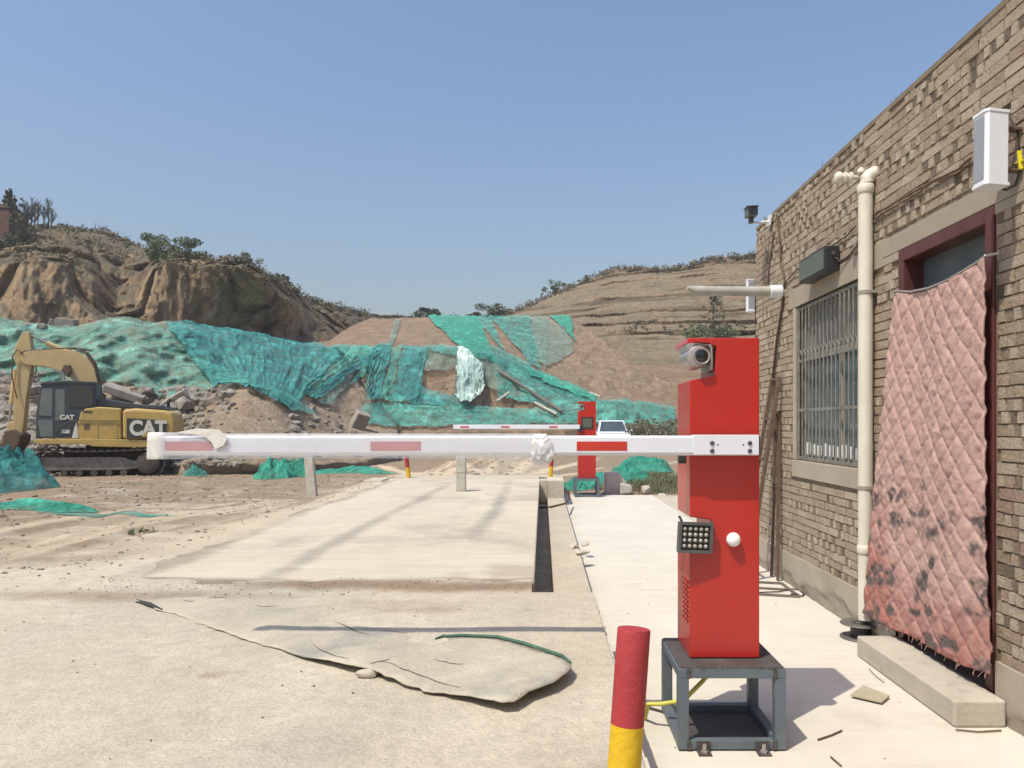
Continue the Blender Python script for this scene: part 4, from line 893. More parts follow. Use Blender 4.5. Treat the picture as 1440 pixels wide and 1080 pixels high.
for i in range(5):
    for j in range(4):
        p = M_ @ Vector(((i-2)*.0265, -.003, (j-1.5)*.027)); b.lathe([(.0095, 0), (.0085, -.004), (.004, -.007), (.0, -.0075)], p, axis='y', n=12)
lb_ = b.build('led_array', 'led_bulb', lamp, smooth=True); 
b = MB(); b.bar(M_ @ Vector((-w2+.02, .02, h2)), M_ @ Vector((-w2+.02, .06, h2+.02)), .012, .004); b.build('lamp_bracket', 'black_plastic', lamp); b = MB(); b.bar(M_ @ Vector((w2, .0, -h2-.006)), M_ @ Vector((w2, .02, h2+.01)), .004, .012); b.build('lamp_bracket', 'black_plastic', lamp); b = MB(); b.bar((cx(1000)-OX, .0, cz(752)-OZ), (cx(1000)-OX, .1, cz(752)-OZ), .01, .08); b.build('lamp_bracket', 'black_plastic', lamp)
b = MB(); b.lathe([(.018, .0), (.03, -.004), (.034, -.018), (.031, -.032), (.02, -.042), (.004, -.045)], (cx(1030)-OX, -.0005, cz(758)-OZ), axis='y', n=28); b.build('indicator_lamp', 'lamp_white', bg, smooth=True)
# stand
def stand(lab, x0, y0, loc, plate=True):
    s = thing('steel_stand', lab, 'stand', loc)
    W_, D_, Hh, t_ = .495, .50, .385, .05
    def post(x, y):
        b = MB(); b.box((x, y, .008), (x+t_, y+t_, Hh-t_)); b.build('leg', 'stand_steel', s, bevel=.003)
    for x in (0, W_-t_):
        for y in (0, D_-t_): post(x, y)
    b = MB(); b.box((0, 0, Hh-t_), (W_, t_, Hh-.006)); b.box((0, D_-t_, Hh-t_), (W_, D_, Hh-.006)); b.box((0, t_, Hh-t_), (t_, D_-t_, Hh-.006)); b.box((W_-t_, t_, Hh-t_), (W_, D_-t_, Hh-.006)); b.build('top_rails', 'stand_steel', s, bevel=.003)
    b = MB(); b.box((t_+.001, 0.002, .008), (W_-t_-.001, t_-.003, .048)); b.box((t_+.001, D_-t_+.003, .008), (W_-t_-.001, D_-.002, .048)); b.box((.002, t_+.001, .008), (t_-.003, D_-t_-.001, .048)); b.box((W_-t_+.003, t_+.001, .008), (W_-.002, D_-t_-.001, .048)); b.build('bottom_rails', 'stand_steel', s, bevel=.003)
    b = MB(); b.box((.008, .012, Hh-.006), (W_-.008, D_-.004, Hh)); b.build('top_plate', 'rust_plate', s, bevel=.002)
    if plate:
        b = MB(); b.box((t_, t_, .010), (W_-t_, D_-t_, .016)); b.build('bottom_plate', 'rust_plate', s)
        rnd = random.Random(5)
        for x, y, z, zz in ((t_, -.003, .01, .05), (W_-t_, -.003, .01, .05), (t_, -.003, Hh-.05, Hh-.008), (W_-t_, -.003, Hh-.05, Hh-.008)):
            b = MB()
            for i in range(9):
                a_ = z+(zz-z)*i/9; b.box((x-.006-rnd.random()*.006, y-.001*rnd.random(), a_), (x+.006+rnd.random()*.006, y+.004, a_+.0063))
            b.build('weld_bead', 'weld', s)
        b = MB()
        for i in range(44):
            x = .02+i*.0105; b.box((x, .003-.004*rnd.random(), Hh-.010), (x+.0106, .012, Hh-.001-rnd.random()*.004))
        b.build('weld_bead', 'weld', s)
        for x in (.115, .385):
            b = MB(); b.box((x-.03, -.055, .0), (x+.03, .0, .007)); b.box((x-.03, -.006, .007), (x+.03, -.001, .05)); b.build('foot_bracket', 'rust_plate', s)
            b = MB(); b.lathe([(.016, .007), (.016, .02), (.009, .021), (.009, .045)], (x, -.03, 0), n=6); b.build('anchor_bolt', 'steel_part', s)
    return s
stand('grey welded steel stand carrying the nearest red barrier', 0, 0, (.622, 3.525, 0))
# far barrier gate
YF2 = 16.0
fx = lambda px: (px-763)*YF2/F
fz = lambda py: H-(py-597)*YF2/F
o2 = (fx(825), YF2, fz(672)); f2 = thing('barrier_gate', 'distant red barrier gate with a black screen, beyond the weighbridge', 'barrier', o2)
q = lambda px, py: (fx(px)-o2[0], fz(py)-o2[2])
b = MB(); b.prism([q(813, 672), q(838, 672), q(838, 564.5), q(813, 564.5), q(813, 567), q(822, 568), q(822, 576), q(813, 578)], 0, .33); c2 = b.build('cabinet', 'red_paint', f2, bevel=.004)
b = MB(); a_, c_ = q(817.5, 603), q(834, 586.5); b.box((a_[0], -.012, a_[1]), (c_[0], .0, c_[1])); sc = b.build('screen_frame', 'black_plastic', f2)
b = MB(); a_, c_ = q(819.5, 601), q(832, 588.5); b.box((a_[0], -.014, a_[1]), (c_[0], -.0125, c_[1])); b.build('screen', 'led_face', sc)
b = MB(); p_ = q(817.5, 571.5); b.lathe([(.01, -.03), (.04, -.028), (.05, -.01), (.05, .2)], (p_[0], .0, p_[1]), axis='y', n=20); b.build('camera_body', 'steel_part', f2, smooth=True)
b = MB(); b.lathe([(.001, -.036), (.025, -.034), (.025, -.02)], (p_[0], .0, p_[1]), axis='y', n=14); b.build('lens', 'lens', f2, smooth=True)
a_, c_ = q(638, 603.2), q(815, 597.2)
b = MB(); b.box((a_[0], -.10, a_[1]), (c_[0], -.055, c_[1])); bo2 = b.build('boom', 'boom_white', f2, bevel=.006)
for k in (648, 705, 772): b = MB(); e0, e1 = q(k, 601.8), q(k+12, 599.2); b.box((e0[0], -.102, e0[1]), (e1[0], -.1005, e1[1])); b.build('reflective_strip', 'tape_dull', bo2)
b = MB(); a_, c_ = q(812.5, 607), q(815.5, 599); b.box((a_[0], -.09, a_[1]), (c_[0]+.05, .0, c_[1])); b.build('boom_rest', 'black_plastic', f2)
s2 = stand('small square steel stand under the distant red barrier', 0, 0, (o2[0]-.26, YF2-.14, .0), False); s2.scale = (1.05, 1, (o2[2])/.385)
b = MB(); b.bar((.08, .25, .10), (.2, .28, .34), .012, .012); b.build('brace', 'stand_steel', s2)
# plastic film left on the boom
m = mat('film', (.80, .80, .78), (.72, .72, .72), 8, .35, .9, 30, spec=.6, bdist=.01, alpha=.80)
def crumple(nm, lab, c, rad, mm, seed, n=4, cat='plastic film'):
    bm = bmesh.new(); bmesh.ops.create_icosphere(bm, subdivisions=n, radius=1)
    P = np.array([tuple(v.co) for v in bm.verts]); f1, _ = worley(P[:, 0]*2.4, P[:, 1]*2.4, P[:, 2]*2.4, 600+seed); nz = fbm(P[:, 0]*4, P[:, 1]*4, P[:, 2]*4, 3, 610+seed); n2 = fbm(P[:, 0]*1.3, P[:, 1]*1.3, P[:, 2]*1.3, 2, 640+seed)
    s = .80+.25*f1+.22*nz+.3*n2; P = P*s[:, None]*np.array(rad)+np.array(c)
    bb = MB(); bb.add([tuple(p) for p in P], [tuple(v.index for v in f.verts) for f in bm.faces]); bm.free()
    return tag(bb.build(nm, mm, smooth=True), lab, cat)
mat('paper', (.72, .69, .62), (.62, .59, .52), 10, .8, .5, 30)
crumple('crumpled_film', 'crumpled clear plastic bunched round the middle of the near boom', (-.005, 3.598, 1.385), (.056, .045, .072), 'film', 1)
# sleeve of bubble film: left part of the boom, with a torn end and paper flap
sx = axis([(-1.835, -.01, .012)]); ring = np.array([(-.006, -.012), (-.008, .0), (-.008, .092), (0, .102), (.045, .102), (.056, .094), (.056, -.006), (.045, -.012), (-.006, -.012)])
R8 = []
for k in range(len(ring)-1):
    for i in range(3): R8.append(ring[k]*(1-i/3)+ring[k+1]*i/3)
R8.append(ring[0]); R8 = np.array(R8); SX, SK = np.meshgrid(sx, np.arange(len(R8)))
PYs = 3.577+R8[SK, 0]; PZs = 1.356+R8[SK, 1]; nz = .0035*fbm(SX*14, PYs*20, PZs*20, 3, 620); th = sst(-1.5, -1.83, SX)
PYs = PYs-nz*(1+2*th)-.004*th; PZs = PZs+.5*nz+.006*th*np.where(PZs > 1.4, 1, -1)
m = mat('sleeve', (.78, .78, .80), (.7, .7, .72), 14, .22, .7, 110, spec=.6, alpha=.34, bdist=.004)
attr_mix(m, 'mk', 0, (.74, .72, .66), .2, .8)
nt = m.node_tree; at = nt.nodes.new('ShaderNodeAttribute'); at.attribute_name = 'mk'; sp = nt.nodes.new('ShaderNodeSeparateColor'); nt.links.new(at.outputs['Color'], sp.inputs[0])
rr = nt.nodes.new('ShaderNodeMapRange'); rr.inputs[3].default_value = .30; rr.inputs[4].default_value = .85; nt.links.new(sp.outputs[0], rr.inputs[0]); nt.links.new(rr.outputs[0], nt.nodes['Principled BSDF'].inputs['Alpha'])
sl = grid_mesh('film_sleeve', np.stack([SX, PYs, PZs], -1), 'sleeve', {'mk': np.stack([th*sst(-1.74, -1.79, SX), th, th], -1)}, sharp=0)
tag(sl, 'clear bubble film sleeve still wrapped along the left half of the near boom', 'plastic film')
fp = MB(); P_ = [(-1.70, 1.463), (-1.60, 1.482), (-1.50, 1.476), (-1.46, 1.44), (-1.475, 1.405), (-1.515, 1.385), (-1.535, 1.418), (-1.56, 1.440), (-1.60, 1.452)]
fp.prism(P_, 3.561, 3.566); fo = fp.build('paper_flap', 'paper', bevel=.001); tag(fo, 'torn beige paper flap stuck over the left tip of the near boom', 'paper')
# bollards
mat('bollard_red', (.36, .035, .038), (.30, .03, .033), 5, .7, .5, 30, c3=(.38, .075, .07), sc3=6, t3=.62); mat('bollard_yellow', (.64, .41, .012), (.56, .34, .01), 5, .65, .5, 30, c3=(.45, .28, .03), sc3=9, t3=.66)
def bollard(lab, base, top, r, split, group=None):
    base, top = Vector(base), Vector(top); t = thing('bollard', lab, 'bollard', tuple(base), group=group); mid = base.lerp(top, split)
    a = Matrix.Translation(-base)
    b = MB(); b.tube([base-base, mid-base], r, 32); b.build('yellow_band', 'bollard_yellow', t, smooth=True)
    b = MB(); d_ = (top-mid); b.tube([mid-base, mid-base+d_*.5, top-base-d_.normalized()*.003, top-base], [r*1.002, r*1.004, r*1.004, r*.975], 32); b.build('red_band', 'bollard_red', t, smooth=True)
    return t
yb = 2.12
tp = atY(891.5, 884, yb); bp = atY(877, 1090, yb-.03); dr = (tp-bp).normalized(); base = tp-dr*((tp.z-A+.02)/dr.z)
md = atY(881, 1018, yb-.02); bollard('thick leaning bollard in the foreground, red over yellow', base, tp, .0455, (md.z-base.z)/(tp.z-base.z))
b1 = atY(573, 672, 15.3); bollard('thin red and yellow bollard at the far left corner of the weighbridge', (b1.x+.03, 15.3, gz(b1.x, 15.3)-.02), atY(571, 640, 15.3), .042, .48)
b1 = atY(774, 672, 15.3); bollard('thin red and yellow bollard at the far right corner, near the distant barrier', (b1.x, 15.3, A), atY(776, 640, 15.3), .042, .5)
# white posts
mat('old_concrete', (.50, .47, .40), (.38, .35, .29), 8, .9, .6, 30)
p1_ = atY(440, 684, 13.0); b = MB(); t_ = atY(434, 634, 13.0); b.bar((p1_.x, 13, gz(p1_.x, 13)-.05), t_, .15, .12); tag(b.build('marker_post', 'old_concrete', bevel=.01), 'leaning grey concrete marker post left of the weighbridge', 'post')
p1_ = atZ(648.5, 692, A); b = MB(); b.box((-.075, -.06, 0), (.075, .06, .30)); b.box((-.078, -.063, .30), (.078, .063, .56)); t_ = b.build('marker_post', 'old_concrete', bevel=.012); t_.location = (p1_.x, p1_.y, A); tag(t_, 'short pale two-piece concrete post standing on the far weighbridge deck', 'post')
# yellow hose
mat('hose', (.62, .58, .10), (.5, .46, .08), 10, .45, .1)
b = MB(); b.tube([Vector((.52, 3.9, .012)), atY(912, 990, 3.8), atY(930, 990, 3.78), atY(950, 987, 3.75), atY(968, 978, 3.74), atY(978, 968, 3.74), atY(988, 958, 3.76), atY(1000, 944, 3.78), atY(1010, 936, 3.78)], .011, 10)
tag(b.build('hose', 'hose', smooth=True), 'yellow hose rising from the walk into the steel stand', 'hose')
b = MB(); b.tube([atZ(905, 993, .01), atZ(930, 1000, .01), atZ(948, 1006, .01), atZ(972, 1002, .02)], .006, 6); tag(b.build('thin_cable', 'cable', smooth=True), 'thin dark cable on the walk under the yellow hose', 'cable')
# ------------------------------------------------------------ rubber mat
ol = [(190, 843), (222, 838), (262, 832), (300, 830), (345, 832), (400, 842), (450, 852), (505, 868), (560, 882), (612, 893), (650, 893), (700, 898), (738, 908), (770, 922), (790, 935), (803, 950), (797, 962), (778, 974), (745, 985), (722, 999), (702, 1001), (670, 991), (645, 984), (610, 975), (560, 961), (505, 945), (470, 936), (420, 922), (390, 912), (330, 893), (280, 876), (240, 862)]
from mathutils.geometry import tessellate_polygon
P2 = [atZ(x, y, A+.012) for x, y in ol]
mm_ = mat('mat', (.51, .455, .345), (.40, .36, .28), 2.2, .92, .6, 40, c3=(.31, .30, .25), sc3=1.6, t3=.53, bdist=.012); fine(mm_, 4, .84, 1.08, det=9); fine(mm_, 60, .84, 1.08, bump=.6, bd=.006)
mat('mat_edge', (.07, .15, .10), (.05, .09, .06), 9, .8, .3); mat('mat_under', (.05, .055, .045), None, 9, .9, 0)
# fill as a fine grid clipped to the outline
xs = np.array([p.x for p in P2]); ys = np.array([p.y for p in P2])
def inside(x, y):
    n = len(xs); c = False; j = n-1
    for i in range(n):
        if (ys[i] > y) != (ys[j] > y) and x < (xs[j]-xs[i])*(y-ys[i])/(ys[j]-ys[i])+xs[i]: c = not c
        j = i
    return c
lo_ = sorted([(P2[i].x, P2[i].y) for i in [0]+list(range(len(P2)-1, 19, -1))+[16, 15]]); up_ = sorted([(P2[i].x, P2[i].y) for i in range(0, 16)])
LOX, LOY = zip(*lo_); UPX, UPY = zip(*up_)
def matz(x, y):
    d = 1e9
    lift = .028*sst(.62, .0, math.hypot(x-P2[20].x, y-P2[20].y))+.04*sst(.45, 0, math.hypot(x-P2[15].x, y-P2[15].y))+.022*sst(.5, 0, math.hypot(x-P2[25].x, y-P2[25].y))
    yl, yu = np.interp(x, LOX, LOY), np.interp(x, UPX, UPY); t = min(1, max(0, (y-yl)/max(.02, yu-yl)))
    sink = .022*t**1.5*float(sst(-.15, -.7, x))
    return A+.017+float(lift)-sink+.006*float(fbm(x*3, y*3, 0, 3, 700))+.008*float(fbm(x*1.2, y*1.2, 0, 2, 701))+.004*float(fbm(x*9, y*9, 0, 3, 703))
bm = bmesh.new(); ring = []
dens = []
for i in range(len(P2)):
    a, c = P2[i], P2[(i+1) % len(P2)]; n = max(1, int((a-c).length/.035))
    for k in range(n):
        q_ = a.lerp(c, k/n); low = 15 <= i <= 31
        j = .022*float(fbm(q_.x*11, q_.y*11, 0, 4, 702)) if low else .03*float(fbm(q_.x*5, q_.y*5, 0, 3, 704))*(i < 8)
        dens.append((q_.x+j, q_.y+j, i))
xs = np.array([d_[0] for d_ in dens]); ys = np.array([d_[1] for d_ in dens])
import mathutils
pts = [Vector((x, y)) for x, y, _ in dens]; nb = len(pts)
gxm, gym = np.arange(xs.min(), xs.max(), .04), np.arange(ys.min(), ys.max(), .04)
for x in gxm:
    for y in gym:
        x_, y_ = x+random.uniform(-.008, .008), y+random.uniform(-.008, .008)
        if inside(x_, y_) and np.min((xs-x_)**2+(ys-y_)**2) > .02**2: pts.append(Vector((x_, y_)))
vo, eo, fo_, *_ = mathutils.geometry.delaunay_2d_cdt(pts, [(i, (i+1) % nb) for i in range(nb)], [], 1, 1e-6)
bb = MB(); bb.add([(v.x, v.y, matz(v.x, v.y)) for v in vo], [tuple(f) for f in fo_])
mt = bb.build('rubber_mat', 'mat', smooth=True); so = mt.modifiers.new('t', 'SOLIDIFY'); so.thickness = .005; so.offset = -1
tag(mt, 'large worn rubber sheet lying on the concrete, its right end curling up', 'mat')
# torn lower edge: lighter flap and cracks; green rim on the upper right edge
rim = [(612, 896), (622, 893), (650, 893), (700, 898), (738, 908), (770, 922), (790, 935), (803, 950)]
b = MB(); pr = [atZ(x, y, A+.012) for x, y in rim]; pr = [Vector((p.x, p.y, matz(p.x, p.y)+.008)) for p in pr]; b.tube(pr, [.004, .007, .008, .009, .009, .009, .008, .004], 8); b.build('green_rim', 'mat_edge', mt, smooth=True)
rnd = random.Random(8)
for pl in ([(538, 933), (550, 936), (566, 943), (590, 950), (625, 962), (660, 972)], [(608, 927), (622, 928), (638, 932), (660, 931)], [(360, 848), (380, 849), (405, 846)], [(258, 841), (268, 843), (276, 843)], [(290, 838), (310, 836), (324, 834)], [(440, 905), (470, 925), (500, 935)], [(470, 868), (500, 884), (530, 890)], [(520, 938), (540, 932), (552, 928)]):
    pp = []
    for k in range(len(pl)-1):
        for i in range(3): pp.append((pl[k][0]*(1-i/3)+pl[k+1][0]*i/3+rnd.uniform(-1.5, 1.5), pl[k][1]*(1-i/3)+pl[k+1][1]*i/3+rnd.uniform(-.8, .8)))
    pts_ = [atZ(x, y, A+.02) for x, y in pp]; pts_ = [Vector((p.x, p.y, matz(p.x, p.y)+.001)) for p in pts_]
    b = MB(); b.tube(pts_, [.0008+.002*math.sin(math.pi*i/(len(pts_)-1))*rnd.uniform(.5, 1.2) for i in range(len(pts_))], 5); b.build('crack', 'mat_under', mt)
crumple('rubble_lump', 'small clod at the torn lower edge of the rubber sheet', tuple(atZ(518, 947, A+.015)), (.05, .03, .02), 'step', 3, 2, 'clod')
b = MB(); b.tube([atZ(192, 844, A+.012), atZ(210, 850, A+.016), atZ(228, 857, A+.014)], [.006, .014, .004], 6); tag(b.build('rubber_scrap', 'mat_under'), 'black rubber shred at the left tip of the sheet', 'scrap')
# ------------------------------------------------------------ excavator
mat('ex_yellow', (.50, .345, .10), (.42, .29, .09), 1.6, .55, .15, 30, c3=(.36, .27, .14), sc3=2.2, t3=.56, bdist=.01)
mat('ex_cream', (.56, .42, .20), (.47, .345, .17), 1.5, .55, .15, 30, c3=(.30, .17, .09), sc3=2.5, t3=.63)
mat('ex_grey', (.035, .047, .055), (.05, .06, .065), 3, .5, .1, 30, c3=(.09, .09, .085), sc3=1.5, t3=.62)
mat('ex_glass', (.10, .125, .125), (.17, .19, .18), 1.5, .1, 0, spec=.8); mat('track', (.055, .043, .035), (.10, .08, .06), 4, .85, .5, 20)  # cab glass colour is lightened to stand in for a reflection
mat('track_frame', (.20, .185, .16), (.11, .095, .08), 3, .85, .5, 20); mat('ex_panel', (.03, .035, .028), (.05, .05, .04), 4, .6, .1); mat('sign_white', (.62, .61, .55), (.5, .48, .42), 6, .6, 0)
mat('bucket', (.14, .095, .06), (.08, .055, .04), 3, .8, .5, 20); mat('chrome', (.45, .43, .4), None, 8, .3, 0, metal=.8); mat('hosem', (.04, .03, .022), (.16, .10, .05), 9, .6, 0)
fine(MATS['ex_yellow'], 3, .78, 1.08, det=8); fine(MATS['ex_cream'], 3, .78, 1.08, det=8)
EY = 24.6; e0 = atY(148, 671, EY); TH = R_(19)
ex = thing('excavator', 'yellow tracked excavator with grey cab, its arm folded down to the rubble', 'excavator', (e0.x, EY, e0.z-.03), TH)
SU, SV = 1/ (F/EY*(math.cos(TH)-(e0.x/EY)*math.sin(TH))), EY/F
CT, ST = math.cos(TH), math.sin(TH)
def E(px, py, y=.14):
    r = ray(px, py); t_ = r.x/r.y; u = (t_*(EY+y*CT)-e0.x+y*ST)/(CT-t_*ST); Yw = EY+u*ST+y*CT
    return (u, H+r.z*Yw/r.y-(e0.z-.03))
def Ep(l, y=.14): return [E(*p, y) for p in l]
# undercarriage: local x to the right, y away, near side at y=0
def track(y0):
    x0, z0, x1, z1 = -2.55, 0.0, 1.72, .92; r = (z1-z0)/2; L = []
    n = 44; per = 2*(x1-x0-2*r)+2*math.pi*r
    for i in range(n):
        s = per*i/n; st_ = x1-x0-2*r
        if s < st_: p = (x0+r+s, z1, 0)
        elif s < st_+math.pi*r: a = (s-st_)/r; p = (x1-r+r*math.sin(a), z0+r+r*math.cos(a), a)
        elif s < 2*st_+math.pi*r: p = (x1-r-(s-st_-math.pi*r), z0, math.pi)
        else: a = (s-2*st_-math.pi*r)/r; p = (x0+r-r*math.sin(a), z0+r-r*math.cos(a), math.pi+a)
        sag = -.05*math.sin(math.pi*max(0, min(1, s/st_))) if s < st_ else 0
        L.append((p[0], p[1]+sag, p[2]))
    b = MB()
    for x, z, a in L:
        M = Matrix.Translation((x, y0, z)) @ Matrix.Rotation(a, 4, 'Y'); b.box((-.09, 0, -.035), (.09, .6, 0), M); b.box((-.02, 0, 0), (.01, .6, .035), M)
    return b.build('track', 'track', ex)
for y0 in (0, 2.35):
    tr = track(y0)
    b = MB(); b.prism([(-2.15, .26), (-2.15, .62), (-1.95, .68), (.45, .66), (.85, .52), (.95, .30), (.6, .24)], y0+.12, y0+.48); b.build('track_frame', 'track_frame', tr, bevel=.02)
    b = MB(); b.lathe([(.05, .02), (.2, .03), (.33, .06), (.36, .1), (.36, .5), (.33, .54), (.05, .56)], (1.22, y0, .46), axis='y', n=24); b.build('sprocket', 'track', tr)
    b = MB(); b.lathe([(.05, .06), (.30, .08), (.33, .14), (.33, .5), (.05, .52)], (-2.08, y0, .46), axis='y', n=24); b.build('idler', 'track', tr)
    for k in range(6):
        b = MB(); b.lathe([(.04, .1), (.10, .1), (.11, .5), (.04, .5)], (-1.6+k*.42, y0, .16), axis='y', n=14); b.build('roller', 'track', tr)
b = MB(); b.box((-1.3, .6, .35), (.9, 2.35, .85)); b.lathe([(.62, .85), (.66, .88), (.66, 1.0), (.62, 1.02)], (-.2, 1.48, 0)); b.build('car_body', 'track', ex, bevel=.03)
def side(name, poly, y0, y1, m, parent=ex, bevel=.02, **k):
    b = MB(); b.prism(Ep(poly, max(y0, .14)), y0, y1); return b.build(name, m, parent, bevel=bevel, **k)
side('skirt', [(48, 618), (130, 617), (215, 619), (238, 619), (240, 624), (234, 629), (180, 629), (130, 628), (120, 624), (60, 625), (48, 623)], .12, 2.8, 'ex_yellow')
hd = side('engine_hood', [(108, 616), (109, 595), (113, 580), (120, 574), (140, 572), (170, 574), (171, 618)], .16, 2.76, 'ex_yellow', bevel=.05, seg=3)
for a_, c_ in (((112, 594), (138, 617)), ((140, 594), (165, 617))):
    p, q_ = E(*a_), E(*c_); b = MB(); b.box((p[0], .150, q_[1]), (q_[0], .159, p[1])); b.build('access_door', 'ex_yellow', hd, bevel=.006)
p, q_ = E(118, 596), E(126, 604); b = MB(); b.box((p[0], .141, q_[1]), (q_[0], .150, p[1])); b.build('latch', 'rust', hd)
b = MB()
for k in range(6): p = E(116+k*2.4, 578+.2*k); b.box((p[0], .152, p[1]-.05), (p[0]+.03, .160, p[1]+.03))
b.build('vent', 'ex_panel', hd)
cw = side('counterweight', [(172, 618), (172, 576), (190, 574), (232, 577), (242, 580), (246, 590), (246, 605), (241, 618)], .13, 2.8, 'ex_yellow', bevel=.10, seg=4)
pn = side('side_panel', [(178.5, 588), (234, 591), (234, 616), (178.5, 616)], .085, .128, 'ex_panel', cw, bevel=.008)
p, q_ = E(188, 613), E(229, 592); Wt, Ht = q_[0]-p[0], q_[1]-p[1]
text_mesh('CAT', 'lettering', 'sign_white', pn, Ht*1.34, .006, Matrix.Translation(((p[0]+q_[0])/2, .080, (p[1]+q_[1])/2-.01)) @ Matrix.Rotation(R_(90), 4, 'X'), bold=.028, sx=.84)
b = MB(); a_ = (p[0]+q_[0])/2; b.add([(a_-.20, .068, p[1]-.03), (a_+.19, .068, p[1]-.03), (a_, .068, p[1]+.19)], [(0, 1, 2)]); b.build('emblem_triangle', 'ex_yellow', pn)
side('hood_top', [(122, 573), (128, 563), (150, 561), (172, 565), (200, 569), (228, 570), (232, 576), (200, 575), (150, 572)], .35, 2.5, 'ex_grey', bevel=.03)
b = MB()
for y in (.4, .75):
    P_ = [E(121, 572), E(124, 563), E(144, 562), E(146, 571)]; b.tube([(x, y, z) for x, z in P_], .02, 6)
for k in range(4): x, z = E(126+k*5.5, 563); b.tube([(x, .4, z), (x, .75, z)], .016, 6)
b.build('handrail', 'ex_grey', ex)
b = MB(); x, z = E(226, 572); b.tube([(x, 2.0, z-.1), (x, 2.0, z+.22), (x+.08, 2.0, z+.3)], .07, 12); b.build('exhaust', 'ex_panel', ex)
# cab
cb = side('cab', [(50, 616), (50, 585), (56, 545), (60, 539), (96, 536), (134, 538), (135, 545), (135, 575), (118, 577), (110, 590), (107, 616)], .18, 1.15, 'ex_grey', bevel=.03)
side('door_window', [(54, 584), (58.5, 549), (61, 546), (74, 546), (73, 585)], .168, .178, 'ex_glass', cb, bevel=0)
side('front_window', [(57, 614), (53, 590), (74, 590), (74, 614)], .170, .179, 'ex_glass', cb, bevel=0)
side('rear_window', [(78, 548), (91, 547), (91, 590), (78, 592)], .170, .179, 'ex_glass', cb, bevel=0)
side('rear_panel', [(96, 543), (131, 544), (131, 570), (114, 573), (97, 572)], .160, .178, 'ex_panel', cb, bevel=.004)
side('roof', [(56, 541), (60, 537), (96, 535), (134, 537), (134, 540), (96, 538.5)], .15, 1.18, 'ex_grey', cb, bevel=.01)
b = MB(); pts_ = [E(75, 617), E(80, 606), E(88, 598), E(97, 593), E(107, 591), E(130, 592), E(168, 592)]; b.tube([(x, .128, z) for x, z in pts_], .016, 6); b.build('trim_line', 'ex_panel', cb)
side('corner_panel', [(101, 616), (105, 600), (108, 592), (110, 616)], .150, .2, 'sign_white', cb, bevel=.004)
for t_, px, py, s_ in (('CAT', 94, 587, .20), ('320', 92, 607, .15)):
    x, z = E(px, py); text_mesh(t_, 'lettering', 'sign_white', cb, s_, .004, Matrix.Translation((x, .157, z)) @ Matrix.Rotation(R_(90), 4, 'X'), bold=.010)
# boom, stick, cylinders, hoses, bucket
YBm = 1.20
side('boom', [(118, 585), (112, 552), (104, 536), (92, 524), (66, 516), (35, 513), (29, 507), (30, 497), (42, 493), (80, 491), (105, 493), (122, 502), (133, 518), (138, 540), (140, 572)], YBm, YBm+.5, 'ex_cream', bevel=.02)
st_ = side('stick', [(18, 612), (19, 560), (24, 520), (19, 502), (21, 488), (32, 466), (41, 467), (45, 500), (44, 514), (37, 560), (33, 600), (30, 613), (24, 616)], YBm+.06, YBm+.46, 'ex_cream', bevel=.02)
def cyl(a_, c_, y, r, f, par=ex):
    a_, c_ = E(*a_, y), E(*c_, y); A_, C_ = Vector((a_[0], y, a_[1])), Vector((c_[0], y, c_[1])); md = A_.lerp(C_, f)
    b = MB(); b.tube([md, C_], r, 14); b.build('cylinder', 'ex_cream', par, smooth=True)
    b = MB(); b.tube([A_, md], r*.5, 10); b.build('piston_rod', 'chrome', par, smooth=True)
cyl((39, 470), (99, 497), YBm+.25, .085, .45)
cyl((88, 524), (103, 585), YBm-.12, .09, .35); cyl((88, 524), (103, 585), YBm+.62, .09, .35)
cyl((12, 600), (22, 520), YBm+.25, .075, .4)
b = MB()
for k in range(5):
    y = YBm+.02+k*.11; o_ = k*.9
    P_ = [E(28, 500, 1.2), E(34, 495.5, 1.2), E(60, 494, 1.2), E(88, 491.5-o_*.3, 1.2), E(105, 491-o_*.4, 1.2), E(120, 499-o_*.5, 1.2), E(131, 514-o_*.4, 1.2), E(137, 538, 1.2), E(139, 560, 1.2)]
    b.tube([(x, y, z+.05) for x, z in P_], .022, 6)
P_ = [E(24, 560, 1.2), E(17, 530, 1.2), E(18, 500, 1.2), E(24, 492, 1.2), E(32, 496, 1.2)]; b.tube([(x, YBm-.02, z) for x, z in P_], .022, 6); P_ = [E(40, 529, 1.2), E(49, 524, 1.2), E(50, 514, 1.2)]; b.tube([(x, YBm+.1, z) for x, z in P_], .02, 6)
b.build('hoses', 'hosem', ex)
b = MB(); P_ = [E(134, 556, 1.2), E(142, 552, 1.2), E(146, 560, 1.2), E(141, 568, 1.2), E(136, 566, 1.2)]; b.tube([(x, YBm+.2, z) for x, z in P_], .03, 8); P_ = [E(128, 492, 1.2), E(100, 489, 1.2), E(92, 494, 1.2)]; b.tube([(x, YBm+.2, z) for x, z in P_], .03, 8); b.build('hose_bundle', 'hosem', ex)
side('bracket', [(86, 520), (90, 513), (98, 513), (100, 522), (94, 530)], YBm-.14, YBm+.64, 'rust')
side('linkage', [(8, 605), (12, 594), (20, 592), (28, 606), (24, 612), (14, 610)], YBm+.1, YBm+.42, 'ex_cream')
side('bucket', [(30, 612), (28, 622), (16, 640), (-4, 652), (-26, 650), (-40, 630), (-30, 628), (-12, 634), (2, 622), (6, 606), (18, 604)], YBm-.25, YBm+.85, 'bucket', bevel=.03)
